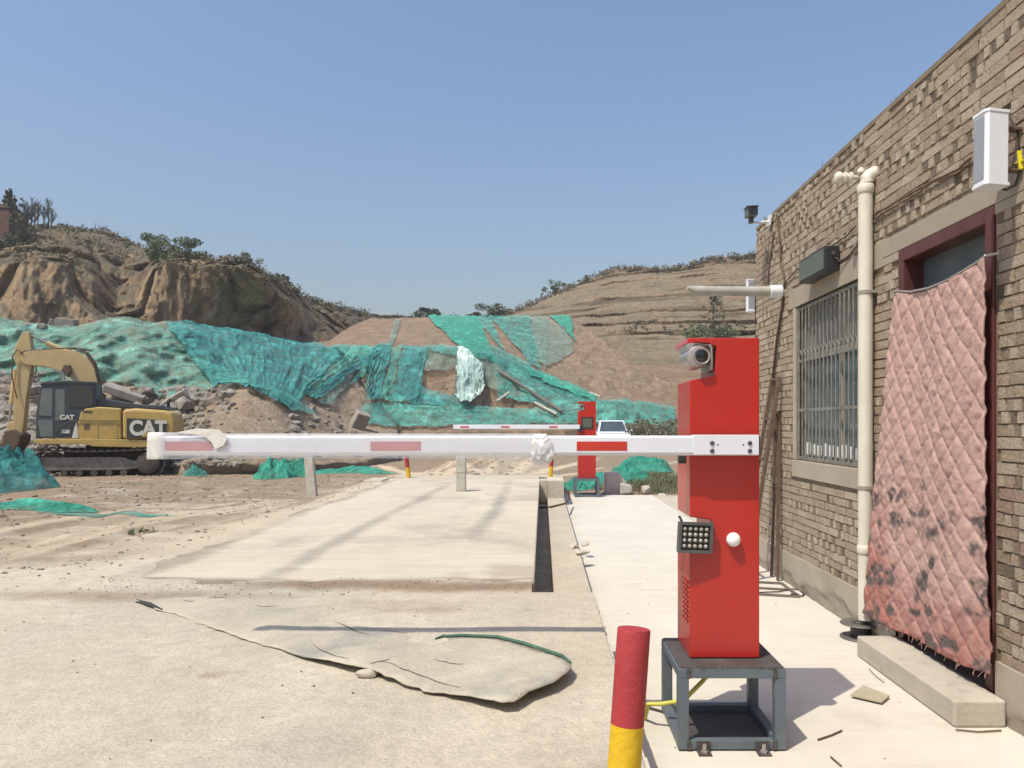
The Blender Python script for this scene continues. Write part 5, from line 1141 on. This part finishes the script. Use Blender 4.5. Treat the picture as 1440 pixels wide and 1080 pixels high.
# ------------------------------------------------------------ white car
mat('car_white', (.74, .76, .78), (.72, .74, .76), 2, .25, 0, coat=.4); mat('car_glass', (.03, .045, .05), (.06, .08, .08), 1, .05, 0, spec=.9); mat('tyre', (.02, .02, .02), None, 9, .8, 0); mat('rim', (.4, .4, .4), None, 9, .3, 0, metal=.8); mat('car_black', (.03, .03, .032), None, 9, .4, 0); mat('headlight', (.5, .52, .55), None, 3, .1, 0, spec=.9)
cY = 41.0; c0 = atY(865, 640, cY); cr = thing('car', 'white off-road car parked facing the camera behind the distant barrier', 'car', (c0.x, cY, gz(c0.x, cY)))
CW = .93
body = [(0, .42), (0, .78), (.06, .95), (.95, 1.06), (1.35, 1.08), (4.5, 1.10), (4.62, .9), (4.62, .42)]
b = MB(); b.prism([(y, z) for y, z in body], -CW, CW, axis='x'); bd = b.build('body', 'car_white', cr, bevel=.07, seg=3)
b = MB()
lo = [(-.86, 1.15, 1.05), (.86, 1.15, 1.05), (.86, 4.45, 1.08), (-.86, 4.45, 1.08)]; hi = [(-.66, 1.95, 1.72), (.66, 1.95, 1.72), (.68, 4.2, 1.74), (-.68, 4.2, 1.74)]
b.add(lo+hi, [(0, 1, 2, 3), (7, 6, 5, 4), (0, 4, 5, 1), (1, 5, 6, 2), (2, 6, 7, 3), (3, 7, 4, 0)]); b.build('greenhouse', 'car_white', cr, bevel=.05, seg=3)
def pane(a_, n_, m_='car_glass', nm='window'):
    o = Vector(n_)*.018; b = MB(); b.add([Vector(p)+o for p in a_], [(0, 1, 2, 3)]); b.build(nm, m_, cr)
def lerp4(A_, B_, C_, D_, u0, u1, v0, v1):
    A_, B_, C_, D_ = map(Vector, (A_, B_, C_, D_)); f = lambda u, v: A_*(1-u)*(1-v)+B_*u*(1-v)+C_*u*v+D_*(1-u)*v
    return [f(u0, v0), f(u1, v0), f(u1, v1), f(u0, v1)]
pane(lerp4(lo[0], lo[1], hi[1], hi[0], .06, .94, .08, .90), (0, -.64, .77), nm='windshield')
pane(lerp4(lo[1], lo[2], hi[2], hi[1], .10, .50, .12, .88), (1, 0, .3)); pane(lerp4(lo[1], lo[2], hi[2], hi[1], .54, .92, .12, .88), (1, 0, .3)); pane(lerp4(lo[0], lo[3], hi[3], hi[0], .10, .50, .12, .88), (-1, 0, .3)); pane(lerp4(lo[0], lo[3], hi[3], hi[0], .54, .92, .12, .88), (-1, 0, .3))
for s_ in (-1, 1):
    b = MB(); b.bar((s_*.60, 2.05, 1.79), (s_*.60, 4.0, 1.80), .04, .03); b.build('roof_rail', 'car_black', cr)
    b = MB(); b.box((s_*.92, 1.35, 1.05), (s_*1.12, 1.47, 1.22)); b.build('mirror', 'car_white', cr, bevel=.03)
    b = MB(); b.box((s_*.58, -.02, .74), (s_*.90, .06, .90)); b.build('headlight', 'headlight', cr, bevel=.02)
    for y in (.85, 3.7):
        b = MB(); b.lathe([(.2, -.11), (.35, -.11), (.37, -.08), (.37, .08), (.35, .11), (.2, .11)], (s_*.84, y, .37), axis='x', n=28); wh = b.build('wheel', 'tyre', cr)
        b = MB(); b.lathe([(.02, -.115), (.22, -.113), (.22, .113), (.02, .115)], (s_*.84, y, .37), axis='x', n=20); b.build('rim', 'rim', wh)
b = MB(); b.box((-.5, -.03, .66), (.5, .02, .88)); b.build('grille', 'car_black', cr, bevel=.02)
b = MB(); b.box((-.9, -.07, .38), (.9, .05, .6)); b.build('bumper', 'car_black', cr, bevel=.04)
# ------------------------------------------------------------ rocks and debris
mat('rock', (.35, .32, .27), (.20, .175, .14), 1.1, .95, .9, 9, c3=(.25, .20, .145), sc3=.6, t3=.50, bdist=.05); fine(MATS['rock'], 6, .65, 1.15, bump=.8, bd=.05, det=9)
mat('slab', (.36, .33, .285), (.26, .235, .20), 2, .9, .7, 14, bdist=.03, c3=(.24, .205, .16), sc3=1.5, t3=.52); fine(MATS['slab'], 7, .75, 1.12, bump=.6, bd=.02, det=8)
rnd = random.Random(21)
mb = MB()
def scat(poly_fn, n, r0, r1, bvs, fl=(1, 1, .7), nn=1, sink=.3):
    k = 0
    for _ in range(n*3):
        if k >= n: break
        px, py = poly_fn(); h = hit(px, py, bvs)
        if h is None: continue
        r = r0*(r1/r0)**(rnd.random()**1.8); rock_into(mb, h+Vector((0, 0, r*.3-r*sink)), r, rnd, fl, nn); k += 1
U = rnd.uniform
scat(lambda: (U(-20, 60), U(525, 650)), 900, .07, .5, [bvA]); scat(lambda: (U(60, 150), U(545, 650)), 420, .07, .4, [bvA])
scat(lambda: (U(150, 300), U(550, 620)), 700, .06, .42, [bvA]); scat(lambda: (U(255, 330), U(545, 575)), 50, .15, .6, [bvA]); scat(lambda: (U(230, 340), U(630, 656)), 160, .05, .22, [bvA])
scat(lambda: (U(400, 520), U(575, 640)), 120, .08, .4, [bvA, bvC]); scat(lambda: (U(20, 120), U(452, 462)), 7, .2, .45, [bvA])
scat(lambda: (U(300, 440), U(560, 655)), 170, .03, .13, [bvA])
tag(mb.build('rubble', 'rock'), 'grey broken rock and concrete rubble heaped along the slope behind the excavator', 'rubble', kind='stuff')
def gp(px, py):
    r = ray(px, py); z = .2
    for _ in range(30):
        p = Vector((0, 0, H))+r*((z-H)/r.z); z = z*.5+.5*float(gz(p.x, p.y))
    return Vector((p.x, p.y, z))
mb = MB()
for _ in range(900):
    px, py = U(-40, 420), U(656, 830)
    p = gp(px, py)
    if p.x > -3.2 or p.y > 40: continue
    if abs(p.x-(-4.25+1.6*float(sst(11, 19, p.y)))) < 1.3 and rnd.random() < .8: continue
    rock_into(mb, p, .008+.05*rnd.random()**3*(1 if p.y > 9 else .5), rnd, (1, 1, .7), 1)
for _ in range(160):
    x, y = U(-4, .25), U(2.2, 5.0)
    rock_into(mb, (x, y, A+.002), .0025+.006*rnd.random()**3, rnd, (1, 1, .7), 1)
for _ in range(200):
    x, y = U(-2.8, .2), U(16, 32); rock_into(mb, (x, y, float(gz(x, y))), .02+.07*rnd.random()**3, rnd, (1, 1, .7), 1)
for _ in range(70):
    x, y = U(.34, 2.25), U(2.2, 15); rock_into(mb, (x, y, .003), .003+.006*rnd.random()**2, rnd, (1, 1, .7), 1)
for _ in range(260):
    x, y = U(.9, 9), U(16.5, 24); rock_into(mb, (x, y, float(gz(x, y))), .02+.08*rnd.random()**3, rnd, (1, 1, .7), 1)
tag(mb.build('pebbles', 'rock'), 'small stones and clods scattered over the dusty ground', 'pebbles', kind='stuff')
mat('clod', (.27, .215, .15), (.19, .145, .10), 3, .95, .8, 20, bdist=.02); mb = MB()
for _ in range(5200):
    x, y = U(-22, -4.6), U(8.5, 27); w_ = float(sst(-5.3, -7.5, x)) if y < 20 else .8
    if rnd.random() > w_*(.35+.65*float(fbm(x*.5, y*.5, 0, 2, 900) > 0)): continue
    rock_into(mb, (x, y, float(gz(x, y))), .015+.075*rnd.random()**4, rnd, (1, 1, .6), 1)
for _ in range(2200):
    x, y = U(-7, -3.0), U(5.2, 22); rock_into(mb, (x, y, float(gz(x, y))), .006+.02*rnd.random()**3, rnd, (1, 1, .6), 1)
for _ in range(420):
    x, y = U(-3.0, -.1), rnd.gauss(5.0, .14); rock_into(mb, (x, y, float(gz(x, y))), .003+.010*rnd.random()**3, rnd, (1, 1, .6), 1)
tag(mb.build('clods', 'clod'), 'brown clods of earth strewn over the dirt beside the weighbridge', 'clods', kind='stuff')
def slab(nm, lab, px, py, Yd, w_, d_, h_, rot, m='slab', bvs=None, cat='slab', group=None):
    p = hit(px, py, bvs) if bvs else Vector((*atY(px, py, Yd).xy, float(gz(atY(px, py, Yd).x, Yd))))
    b = MB(); M = Matrix.Rotation(rot[2], 4, 'Z') @ Matrix.Rotation(rot[0], 4, 'X') @ Matrix.Rotation(rot[1], 4, 'Y')
    b.box((-w_/2, -d_/2, -h_/2), (w_/2, d_/2, h_/2), M); o = b.build(nm, m, bevel=.03); o.location = p+Vector((0, 0, h_*.3)); return tag(o, lab, cat, group)
slab('concrete_slab', 'big tilted concrete slab behind the counterweight of the excavator', 246, 566, 0, 1.1, .8, .35, (.2, -.6, .3), bvs=[bvA])
slab('concrete_slab', 'broken slab leaning above the excavator hood', 176, 556, 0, 1.5, .9, .3, (.2, .35, .3), bvs=[bvA])
slab('concrete_slab', 'pale block on the crest of the pale green net', 94, 459, 0, .9, .6, .5, (.1, .1, .2), bvs=[bvA])
slab('concrete_slab', 'small pale block on the net crest beside the larger one', 78, 459, 0, .6, .5, .4, (.1, .3, .5), bvs=[bvA])
slab('concrete_slab', 'flat pale stone lying in front of the excavator track', 60, 673, 24.2, .75, .5, .12, (0, 0, .2))
slab('concrete_slab', 'pinkish slab lying below the boom left of the marker post', 392, 655, 24, .75, .5, .18, (0, .1, .2))
slab('concrete_slab', 'smaller dark slab beside the pinkish one under the boom', 377, 652, 24.4, .5, .4, .25, (0, -.4, .5))
slab('concrete_slab', 'grey slab leaning at the left end of the low green net band', 505, 603, 0, .7, .5, 1.1, (.5, .3, .5), bvs=[bvC, bvA])
# long poles on the mound
for i, (a_, c_, lab) in enumerate((((700, 525), (790, 582), 'long dark timber lying across the green net on the mound'), ((699, 568), (716, 556), 'short pale board sticking out of the net on the mound'), ((752, 570), (783, 586), 'grey pipe end lying at the foot of the right shoulder net'), ((829, 556), (845, 562), 'pale board at the right end of the upper net edge'))):
    P_ = []
    for t_ in (0, .25, .5, .75, 1):
        h = hit(a_[0]*(1-t_)+c_[0]*t_, a_[1]*(1-t_)+c_[1]*t_, [bvC, bvD]); rr_ = Vector((h.x, h.y, 0)).normalized(); P_.append(h-rr_*.75+Vector((0, 0, .15)))
    b = MB(); b.tube(P_, [.09, .10, .09, .09, .08] if i == 0 else .08, 8); tag(b.build('pole', 'grey_steel' if i in (0,) else 'old_concrete', smooth=True), lab, 'pole')
# small stuff at the second barrier
kb = MB(); q0 = [(851, 664), (872, 664), (882, 690), (868, 697), (851, 695)]
yk = 16.6; P_ = [atY(x, y, yk) for x, y in ((851, 665), (872, 665), (884, 684), (884, 696), (851, 697))]
mat('pink_block', (.45, .37, .34), (.38, .31, .29), 7, .9, .5, 30)
kb.prism([(p.x, max(p.z, -.02)) for p in P_], yk, yk+.45); tag(kb.build('concrete_block', 'pink_block', bevel=.02), 'pinkish cast concrete block right of the distant barrier', 'block')
yk = 16.5; P_ = [atY(x, y, yk) for x, y in ((872, 679), (889, 683), (889, 694), (872, 696))]; kb = MB(); kb.prism([(p.x, max(p.z, -.02)) for p in P_], yk, yk+.3); tag(kb.build('concrete_block', 'old_concrete', bevel=.03), 'low white stone block leaning on the pinkish block', 'block')
def boulder(lab, px, py, Yd, r, sq=(1, .8, .8), m='rock'):
    p = atY(px, py, Yd); b = MB(); rock_into(b, (0, 0, 0), r, random.Random(px), sq, 2); o = b.build('rock', m); o.location = (p.x, Yd, p.z); return tag(o, lab, 'rock')
mat('pale_rock', (.52, .47, .39), (.42, .37, .3), 5, .9, .5, 20)
boulder('white pale rock among dry weeds right of the concrete blocks', 908, 688, 16.6, .14, m='pale_rock'); boulder('small flat stone near the weeds at the end of the walk', 930, 696, 16.4, .07, (1.6, 1, .5), 'pale_rock')
yk = 6.4
for i, (x, y, r, lab) in enumerate(((806, 768, .06, 'flat pale rubble chip on the strip beside the pit'), (818, 777, .075, 'larger pale rubble lump on the edge of the strip'), (823, 765, .05, 'small pale rubble chip at the edge of the walk'))):
    p = atZ(x, y, .15); b = MB(); rock_into(b, (0, 0, 0), r, random.Random(i+4), (1.5, 1, .45), 2); o = b.build('rubble_chip', 'pale_rock'); o.location = p; tag(o, lab, 'rubble chip')
b = MB(); b.tube([atZ(758, 714, .06), atZ(775, 713, .15), atZ(795, 708, .2), atY(801, 700, 13.9), atY(799, 690, 13.9)], .018, 8); tag(b.build('conduit', 'hosem', smooth=True), 'thin curved conduit at the far end of the pit', 'conduit')
# crumpled nets lying about
def heap(lab, c, rad, m, seed, bot=.25):
    n = 130; th = np.linspace(0, 2*np.pi, n+1)[None, :]; rr = np.linspace(0, 1, 60)[:, None]
    ang = 1+.28*fbm(np.cos(th)*1.6, np.sin(th)*1.6, seed, 3, 800+seed)
    x = rr*ang*np.cos(th)*rad[0]; y = rr*ang*np.sin(th)*rad[1]
    hz_ = (1-rr**2.2)*(.75+.5*fbm(x*1.3/rad[0], y*1.3/rad[1], seed, 3, 820+seed))*rad[2]
    fo = fbm(x*6/rad[0], y*2/rad[1], seed, 4, 830+seed)
    X_, Y_ = x/rad[0], y/rad[1]
    rid = lambda f, q: 1-2*np.abs(fbm(X_*f+.5*fbm(X_*2, Y_*2, 0, 2, q+5), Y_*f, seed, 3, q+seed))
    lat = .16*fbm(X_*3, Y_*3, seed, 3, 870+seed)+.05*fbm(X_*9, Y_*9, seed, 3, 880+seed)
    P = np.stack([c[0]+x*(1+lat), c[1]+y*(1+lat), 0*x], -1); P[..., 2] = gz(P[..., 0], P[..., 1])+.01+hz_*(.62+.5*fbm(X_*2.6, Y_*2.6, seed, 3, 850+seed))+(.26*rid(2.2, 800)+.14*rid(5, 900)+.06*rid(11, 950))*rad[2]*(1-rr**3)*.9
    return tag(grid_mesh('net_heap', P, m, sharp=0), lab, 'net heap')
p = gp(2, 722); heap('teal net heap at the left edge of the photo, in front of the excavator', (atY(-12, 720, 15.0).x, 15.0), (1.15, .9, 1.25), 'net_teal', 1)
p = gp(40, 716); heap('low green net tail trailing from the heap at the left edge', (p.x, p.y), (.9, .35, .14), 'net_green', 2)
p = gp(90, 720); heap('small green net scrap on the dirt beside the left heap', (p.x, p.y), (.42, .16, .10), 'net_green', 3)
p = gp(148, 727); heap('thin faded net strip lying flat on the dirt road edge', (p.x, p.y), (.75, .12, .03), 'net_mid', 4)
heap('tangled green net bundle under the near boom, left of the marker post', (atY(388, 655, 24).x, 24), (.62, .5, .75), 'net_green', 5)
heap('green net bundle hidden behind the marker post', (atY(420, 655, 24.6).x, 24.6), (.55, .5, .72), 'net_green', 6)
heap('long flat green net scrap under the near boom', (atY(490, 644, 27).x, 27), (1.6, .6, .25), 'net_green', 7)
heap('round green net scrap with a stone beside the excavator track', (atY(274, 655, 25).x, 25), (.38, .4, .40), 'net_mid', 8)
heap('bright green net heap right of the distant barrier', (atY(862, 668, 18.6).x, 18.6), (.95, .8, .52), 'net_green', 9)
heap('green net heap reaching toward the far building corner', (atY(905, 660, 21).x, 21), (.8, .7, .42), 'net_green', 10)
heap('small green net scrap left of the distant barrier', (atY(806, 664, 18).x, 18), (.35, .6, .25), 'net_green', 11)
heap('green net scrap between sand heap and mound', (atY(455, 606, 0 or 40).x, 33), (.9, .6, .5), 'net_green', 12)
# ------------------------------------------------------------ plants
mat('leaf_dark', (.07, .085, .045), (.10, .11, .06), 2, .7, 0); mat('leaf_green', (.10, .135, .055), (.13, .155, .075), 2, .7, 0); mat('leaf_grey', (.12, .12, .075), (.16, .145, .09), 3, .8, 0); mat('leaf_dry', (.24, .20, .13), (.17, .145, .09), 3, .85, 0); mat('bark', (.09, .07, .05), (.13, .10, .07), 6, .9, .3)
def leaves(mb_, c, rad, n, s, rnd, flat=0.0, clumps=9):
    cs = [(Vector((rnd.gauss(0, .5), rnd.gauss(0, .5), rnd.uniform(-.6, .85))), rnd.uniform(.22, .5)) for _ in range(clumps)]
    for _ in range(n):
        q_, w_ = rnd.choice(cs); d_ = Vector((rnd.gauss(0, 1), rnd.gauss(0, 1), rnd.gauss(0, 1))); d_.normalize(); d_ *= w_*rnd.random()**.4
        p = q_+d_; p = Vector(c)+Vector((p.x*rad[0], p.y*rad[1], p.z*rad[2]))
        a_ = Vector((rnd.gauss(0, 1), rnd.gauss(0, 1), rnd.gauss(0, 1))).normalized(); b_ = a_.cross(Vector((rnd.gauss(0, 1), rnd.gauss(0, 1), rnd.gauss(0, 1)))).normalized()
        z = s*rnd.uniform(.6, 1.4); mb_.add([p-a_*z, p+b_*z*.5, p+a_*z, p-b_*z*.5], [(0, 1, 2, 3)])
def twigs(mb_, base, h, n, r, rnd, spread=.35):
    for _ in range(n):
        a_ = rnd.uniform(0, 6.28); t_ = rnd.uniform(.1, spread); p = Vector(base)+Vector((rnd.gauss(0, .08*h), rnd.gauss(0, .08*h), -.1)); d_ = Vector((math.cos(a_)*t_, math.sin(a_)*t_, 1)).normalized(); hh = h*rnd.uniform(.6, 1)
        q_ = p+d_*hh*.55; e_ = q_+(d_+Vector((rnd.uniform(-.15, .15), 0, .1))).normalized()*hh*.45; mb_.tube([p, q_, e_], [r, r*.6, r*.2], 4, cap=False)
        for k in range(4):
            s_ = p.lerp(q_, rnd.uniform(.4, 1)); mb_.tube([s_, s_+(d_+Vector((rnd.gauss(0, .45), rnd.gauss(0, .45), .1))).normalized()*hh*rnd.uniform(.2, .4)], [r*.5, r*.15], 3, cap=False)
def shrub(nm, lab, cat, px, py, bvs, rad, n, s, m, group=None, d=None, up=.5):
    h = hit(px, py, bvs) if d is None else atY(px, py, d)
    if h is None: return
    r_ = random.Random(int(px*7+py)); t = thing(nm, lab, cat, tuple(h), group=group)
    b = MB(); leaves(b, (0, 0, rad[2]*up), rad, n, s, r_); b.build('foliage', m, t)
    b = MB(); twigs(b, (0, 0, -.1), rad[2]*1.1, 7, .03, r_, .6); b.build('stems', 'bark', t)
    return t
# conifer at the upper left, with the red brick hut beside it
hc = atY(14, 348, 68); cn = thing('conifer', 'dark pointed conifer on the cliff top at the left edge of the photo', 'tree', (hc.x, 68, hc.z-1.0))
r_ = random.Random(4); b = MB(); b.tube([(0, 0, 0), (0, 0, 3), (.1, 0, 5.6)], [.2, .14, .03], 8); b.build('trunk', 'bark', cn)
b = MB()
for k in range(80):
    z = .8+5.2*k/80; w_ = 1.75*(1-k/84)**.8*(.75+.4*r_.random())+.12; a_ = r_.uniform(0, 6.28)
    leaves(b, (math.cos(a_)*w_*.55, math.sin(a_)*w_*.55, z), (w_*.5, w_*.5, .38), 60, .11, r_, clumps=4)
b.build('crown', 'leaf_dark', cn)
hh_ = atY(2, 348, 66); hut = thing('brick_hut', 'dark red brick wall at the very left edge under the conifer', 'hut', (hh_.x-1.1, 66, hh_.z-.6)); mat('red_brick', (.13, .07, .05), (.09, .05, .04), 3, .9, .4, 30)
b = MB(); b.box((-1.6, 0, 0), (1.75, 2.5, 4.0)); b.build('wall', 'red_brick', hut); b = MB(); b.prism([(-1.8, 4.0), (1.95, 4.0), (.2, 4.7)], -.1, 2.6); b.build('roof', 'bark', hut)
shrub('shrub', 'dark evergreen bush in the lee of the conifer', 'shrub', 32, 345, [bvB], (1.8, 1.2, 1.8), 1600, .12, 'leaf_dark')
def bare(lab, px, py, hh, group='bare trees on the cliff top', d=None):
    h = hit(px, py, [bvB, bvD]) if d is None else atY(px, py, d)
    if h is None: return
    r_ = random.Random(px); t = thing('bare_tree', lab, 'tree', tuple(h), group=group); b = MB(); b.tube([(0, 0, -.5), (.05, 0, hh*.5), (0, .1, hh)], [.07, .045, .01], 6)
    for k in range(26):
        z = hh*r_.uniform(.2, .95); a_ = r_.uniform(0, 6.28); L = (hh-z)*.5+.3; d_ = Vector((math.cos(a_)*.6, math.sin(a_)*.6, 1)).normalized(); p = Vector((.03, .03, z)); q_ = p+d_*L
        b.tube([p, q_], [.03, .008], 4, cap=False)
        for j in range(3): s_ = p.lerp(q_, r_.uniform(.3, .9)); b.tube([s_, s_+(d_+Vector((r_.gauss(0, .5), r_.gauss(0, .5), .2))).normalized()*L*.4], [.014, .004], 3, cap=False)
    b.build('trunk', 'bark', t)
LB = 'leafless grey tree among the bare trees on the cliff top at upper left'
for px, py, hh in ((33, 326, 2.9), (38, 324, 2.4), (44, 323, 3.0), (48, 322, 2.2), (53, 321, 2.7), (61, 321, 2.0), (68, 321, 2.8), (72, 321, 1.8)): bare(LB, px, py, hh)
shrub('shrub', 'wide green bush on the cliff top in the dip left of centre', 'shrub', 232, 360, [bvB], (2.2, 1.6, 1.3), 2600, .10, 'leaf_green', up=.3)
shrub('shrub', 'second green bush joining the wide one, on its right', 'shrub', 258, 361, [bvB], (2.2, 1.6, 1.0), 2200, .10, 'leaf_green', up=.3)
shrub('shrub', 'small green bush at the left foot of the wide one', 'shrub', 214, 366, [bvB], (1.0, 1., .9), 900, .09, 'leaf_green')
shrub('shrub', 'dark little bush standing alone on the cliff edge', 'shrub', 403, 402, [bvB], (.6, .6, .8), 700, .09, 'leaf_dark')
shrub('shrub', 'pale bush above the end of the left cliff', 'shrub', 343, 368, [bvB], (.8, .8, .5), 400, .09, 'leaf_grey')
shrub('shrub', 'rounded dark bush on the skyline at the centre of the photo', 'shrub', 605, 446, [bvB], (1.7, 1.2, .95), 2200, .14, 'leaf_dark', d=96, up=.25)
shrub('shrub', 'dark bush on the skyline right of centre, left of the pair', 'shrub', 683, 447, [bvB], (2.0, 1.5, .7), 1500, .14, 'leaf_dark', d=98, up=.2)
shrub('shrub', 'taller dark bush on the skyline where the right hill begins', 'shrub', 706, 445, [bvB], (2.2, 1.5, 1.1), 1800, .14, 'leaf_dark', d=98, up=.2)
shrub('shrub', 'bright green bush high on the edge of the right hill', 'shrub', 781, 412, [bvD], (1.1, 1.1, .9), 900, .11, 'leaf_green', d=97)
# small tree on the terraces
ht = hit(1003, 478, [bvD]); tt = thing('tree', 'thin pale green tree on the terraced hill, above the red barrier', 'tree', tuple(ht)); r_ = random.Random(9)
b = MB(); b.tube([(0, 0, -.3), (0, 0, 2.5), (.1, 0, 4.4)], [.14, .1, .03], 7); b.build('trunk', 'bark', tt); b = MB()
for k in range(22): z = 1.0+k*.17; w_ = .9*(1-abs(z-2.3)/3.4); leaves(b, (r_.gauss(0, .3), r_.gauss(0, .3), z), (w_, w_, .4), 60, .10, r_, clumps=4)
b.build('crown', 'leaf_grey', tt)
shrub('shrub', 'low green thicket around the foot of the tree on the terraces', 'shrub', 985, 474, [bvD], (2.6, 1.5, .8), 1500, .12, 'leaf_green')
# weeds and scrub nobody could count
def scrub(nm, lab, items, m, kind='stuff', bark=False):
    b = MB()
    for (fn, n, rad, k, s, bvs) in items:
        for _ in range(n):
            px, py, d = fn(); h = hit(px, py, bvs) if d is None else Vector((*atY(px, py, d).xy, float(gz(atY(px, py, d).x, d))))
            if h is None: continue
            r = rad*rnd.uniform(.5, 1.3); leaves(b, h+Vector((0, 0, r*.3)), (r, r, r*.8), k, s, rnd, clumps=4)
    return tag(b.build(nm, m), lab, 'scrub', kind=kind)
def crest(rows, x0, x1, dy=0):
    a = np.array(sorted(rows), float)
    def f_():
        px = U(x0, x1); return px, float(np.interp(px, a[:, 0], a[:, 1]))+U(0, 5)+dy, None
    return f_
scrub('cliff_scrub', 'dry dark scrub covering the tops of the cliffs and hills', [(crest(B[5], 20, 520), 260, .38, 22, .10, [bvB]), (crest(D[5], 690, 1075), 240, .5, 24, .12, [bvD]), (lambda: (U(20, 210), U(325, 370), None), 130, .45, 22, .10, [bvB]), (lambda: (U(215, 380), U(366, 395), None), 60, .35, 20, .09, [bvB]), (lambda: (U(60, 480), U(400, 440), None), 50, .3, 18, .09, [bvB])], 'leaf_dry')
scrub('green_scrub', 'dull green bushes dotted over the ridges', [(crest(B[5], 380, 520), 60, .5, 26, .10, [bvB]), (crest(D[5], 690, 1075), 90, .45, 24, .11, [bvD]), (lambda: (U(520, 720), 447, 100), 0, .6, 30, .14, [bvB]), (lambda: (U(880, 1060), U(455, 472), None), 50, .4, 22, .1, [bvD])], 'leaf_dark')
b = MB()
for _ in range(150):
    px = U(505, 735); h = atY(px, 449, U(96, 104)); r = U(.25, .8); leaves(b, h, (r*1.3, r, r*.9), 20, .14, rnd, clumps=4)
tag(b.build('skyline_scrub', 'leaf_dark'), 'low line of scrub along the distant skyline', 'scrub', kind='stuff')
b = MB()
for _ in range(120):
    f_ = crest(B[5], 60, 520)() if rnd.random() < .6 else crest(D[5], 700, 1070)(); h = hit(f_[0], f_[1], [bvB, bvD])
    if h: twigs(b, h, U(.5, 1.4), 3, .018, rnd, .5)
tag(b.build('dry_stalks', 'bark'), 'thin dry stalks standing along the hill crests', 'stalks', kind='stuff')
# grassy bank behind the car
b = MB()
for _ in range(420):
    px, py = U(885, 965), U(566, 612); d = U(38, 44)
    x = atY(px, 600, d).x; h = float(gz(x, d))+max(0, (612-py)/46*1.6); leaves(b, (x, d, h), (.3, .3, .25), 16, .07, rnd, clumps=3)
tag(b.build('bank_bushes', 'leaf_grey'), 'grey-green brush on the bank between the white car and the near barrier', 'brush', kind='stuff')
b = MB()
def blades(b, c, n, h, w, r):
    for _ in range(n):
        p = Vector(c)+Vector((rnd.gauss(0, r), rnd.gauss(0, r), 0)); a_ = rnd.uniform(0, 6.28); l = Vector((math.cos(a_), math.sin(a_), 0)); hh = h*rnd.uniform(.4, 1.1)
        s_ = Vector((-l.y, l.x, 0))*w; b.add([p-s_, p+s_, p+l*hh*.25+Vector((0, 0, hh*.6))+s_*.6, p+l*hh*.25+Vector((0, 0, hh*.6))-s_*.6, p+l*hh*.6+Vector((0, 0, hh))], [(0, 1, 2, 3), (3, 2, 4)])
for _ in range(330):
    x, y = U(1.35, 2.9), U(16.9, 19.5); blades(b, (x, y, float(gz(x, y))), 9, .16, .006, .09)
tag(b.build('dry_weeds', 'leaf_dry'), 'dry weeds growing at the end of the walk', 'weeds', kind='stuff')
b = MB()
for _ in range(170):
    x, y = U(2.0, 3.2), U(16.6, 19.0); blades(b, (x, y, float(gz(x, y))), 9, .2, .008, .09)
tag(b.build('green_weeds', 'leaf_green'), 'green weeds beside the far end of the building', 'weeds', kind='stuff')
for i, (px, py, lab) in enumerate(((184, 752, 'tiny green weed on the dirt road, left one of two'), (203, 749, 'tiny green weed on the dirt road, right one of two'))):
    p = gp(px, py); b = MB()
    for _ in range(5): leaves(b, p+Vector((rnd.gauss(0, .05), rnd.gauss(0, .04), .02)), (.04, .04, .03), 18, .012, rnd, clumps=3)
    tag(b.build('weed', 'leaf_green'), lab, 'weed')
b = MB()
yy_ = Y0
while yy_ < Y1:
    yy_ += rnd.uniform(.02, .16); blades(b, (XW+rnd.uniform(.0, .12), yy_, ZT+.03), rnd.randint(1, 5), rnd.choice((.015, .02, .03, .045)), .0025, .02)
tag(b.build('roof_grass', 'leaf_green'), 'short grass tufts growing along the top of the brick wall', 'grass', kind='stuff')
# ------------------------------------------------------------ dusty air
hz = bpy.data.materials.new('haze'); hz.use_nodes = True; hn = hz.node_tree; hn.nodes.clear()
ho = hn.nodes.new('ShaderNodeOutputMaterial'); pv = hn.nodes.new('ShaderNodeVolumePrincipled'); pv.inputs['Color'].default_value = (.95, .95, .99, 1); pv.inputs['Density'].default_value = .0007
hn.links.new(pv.outputs[0], ho.inputs['Volume'])
b = MB(); b.box((-280, -70, -3), (280, 310, 32)); MATS['haze'] = hz; tag(b.build('haze', 'haze'), kind='stuff')
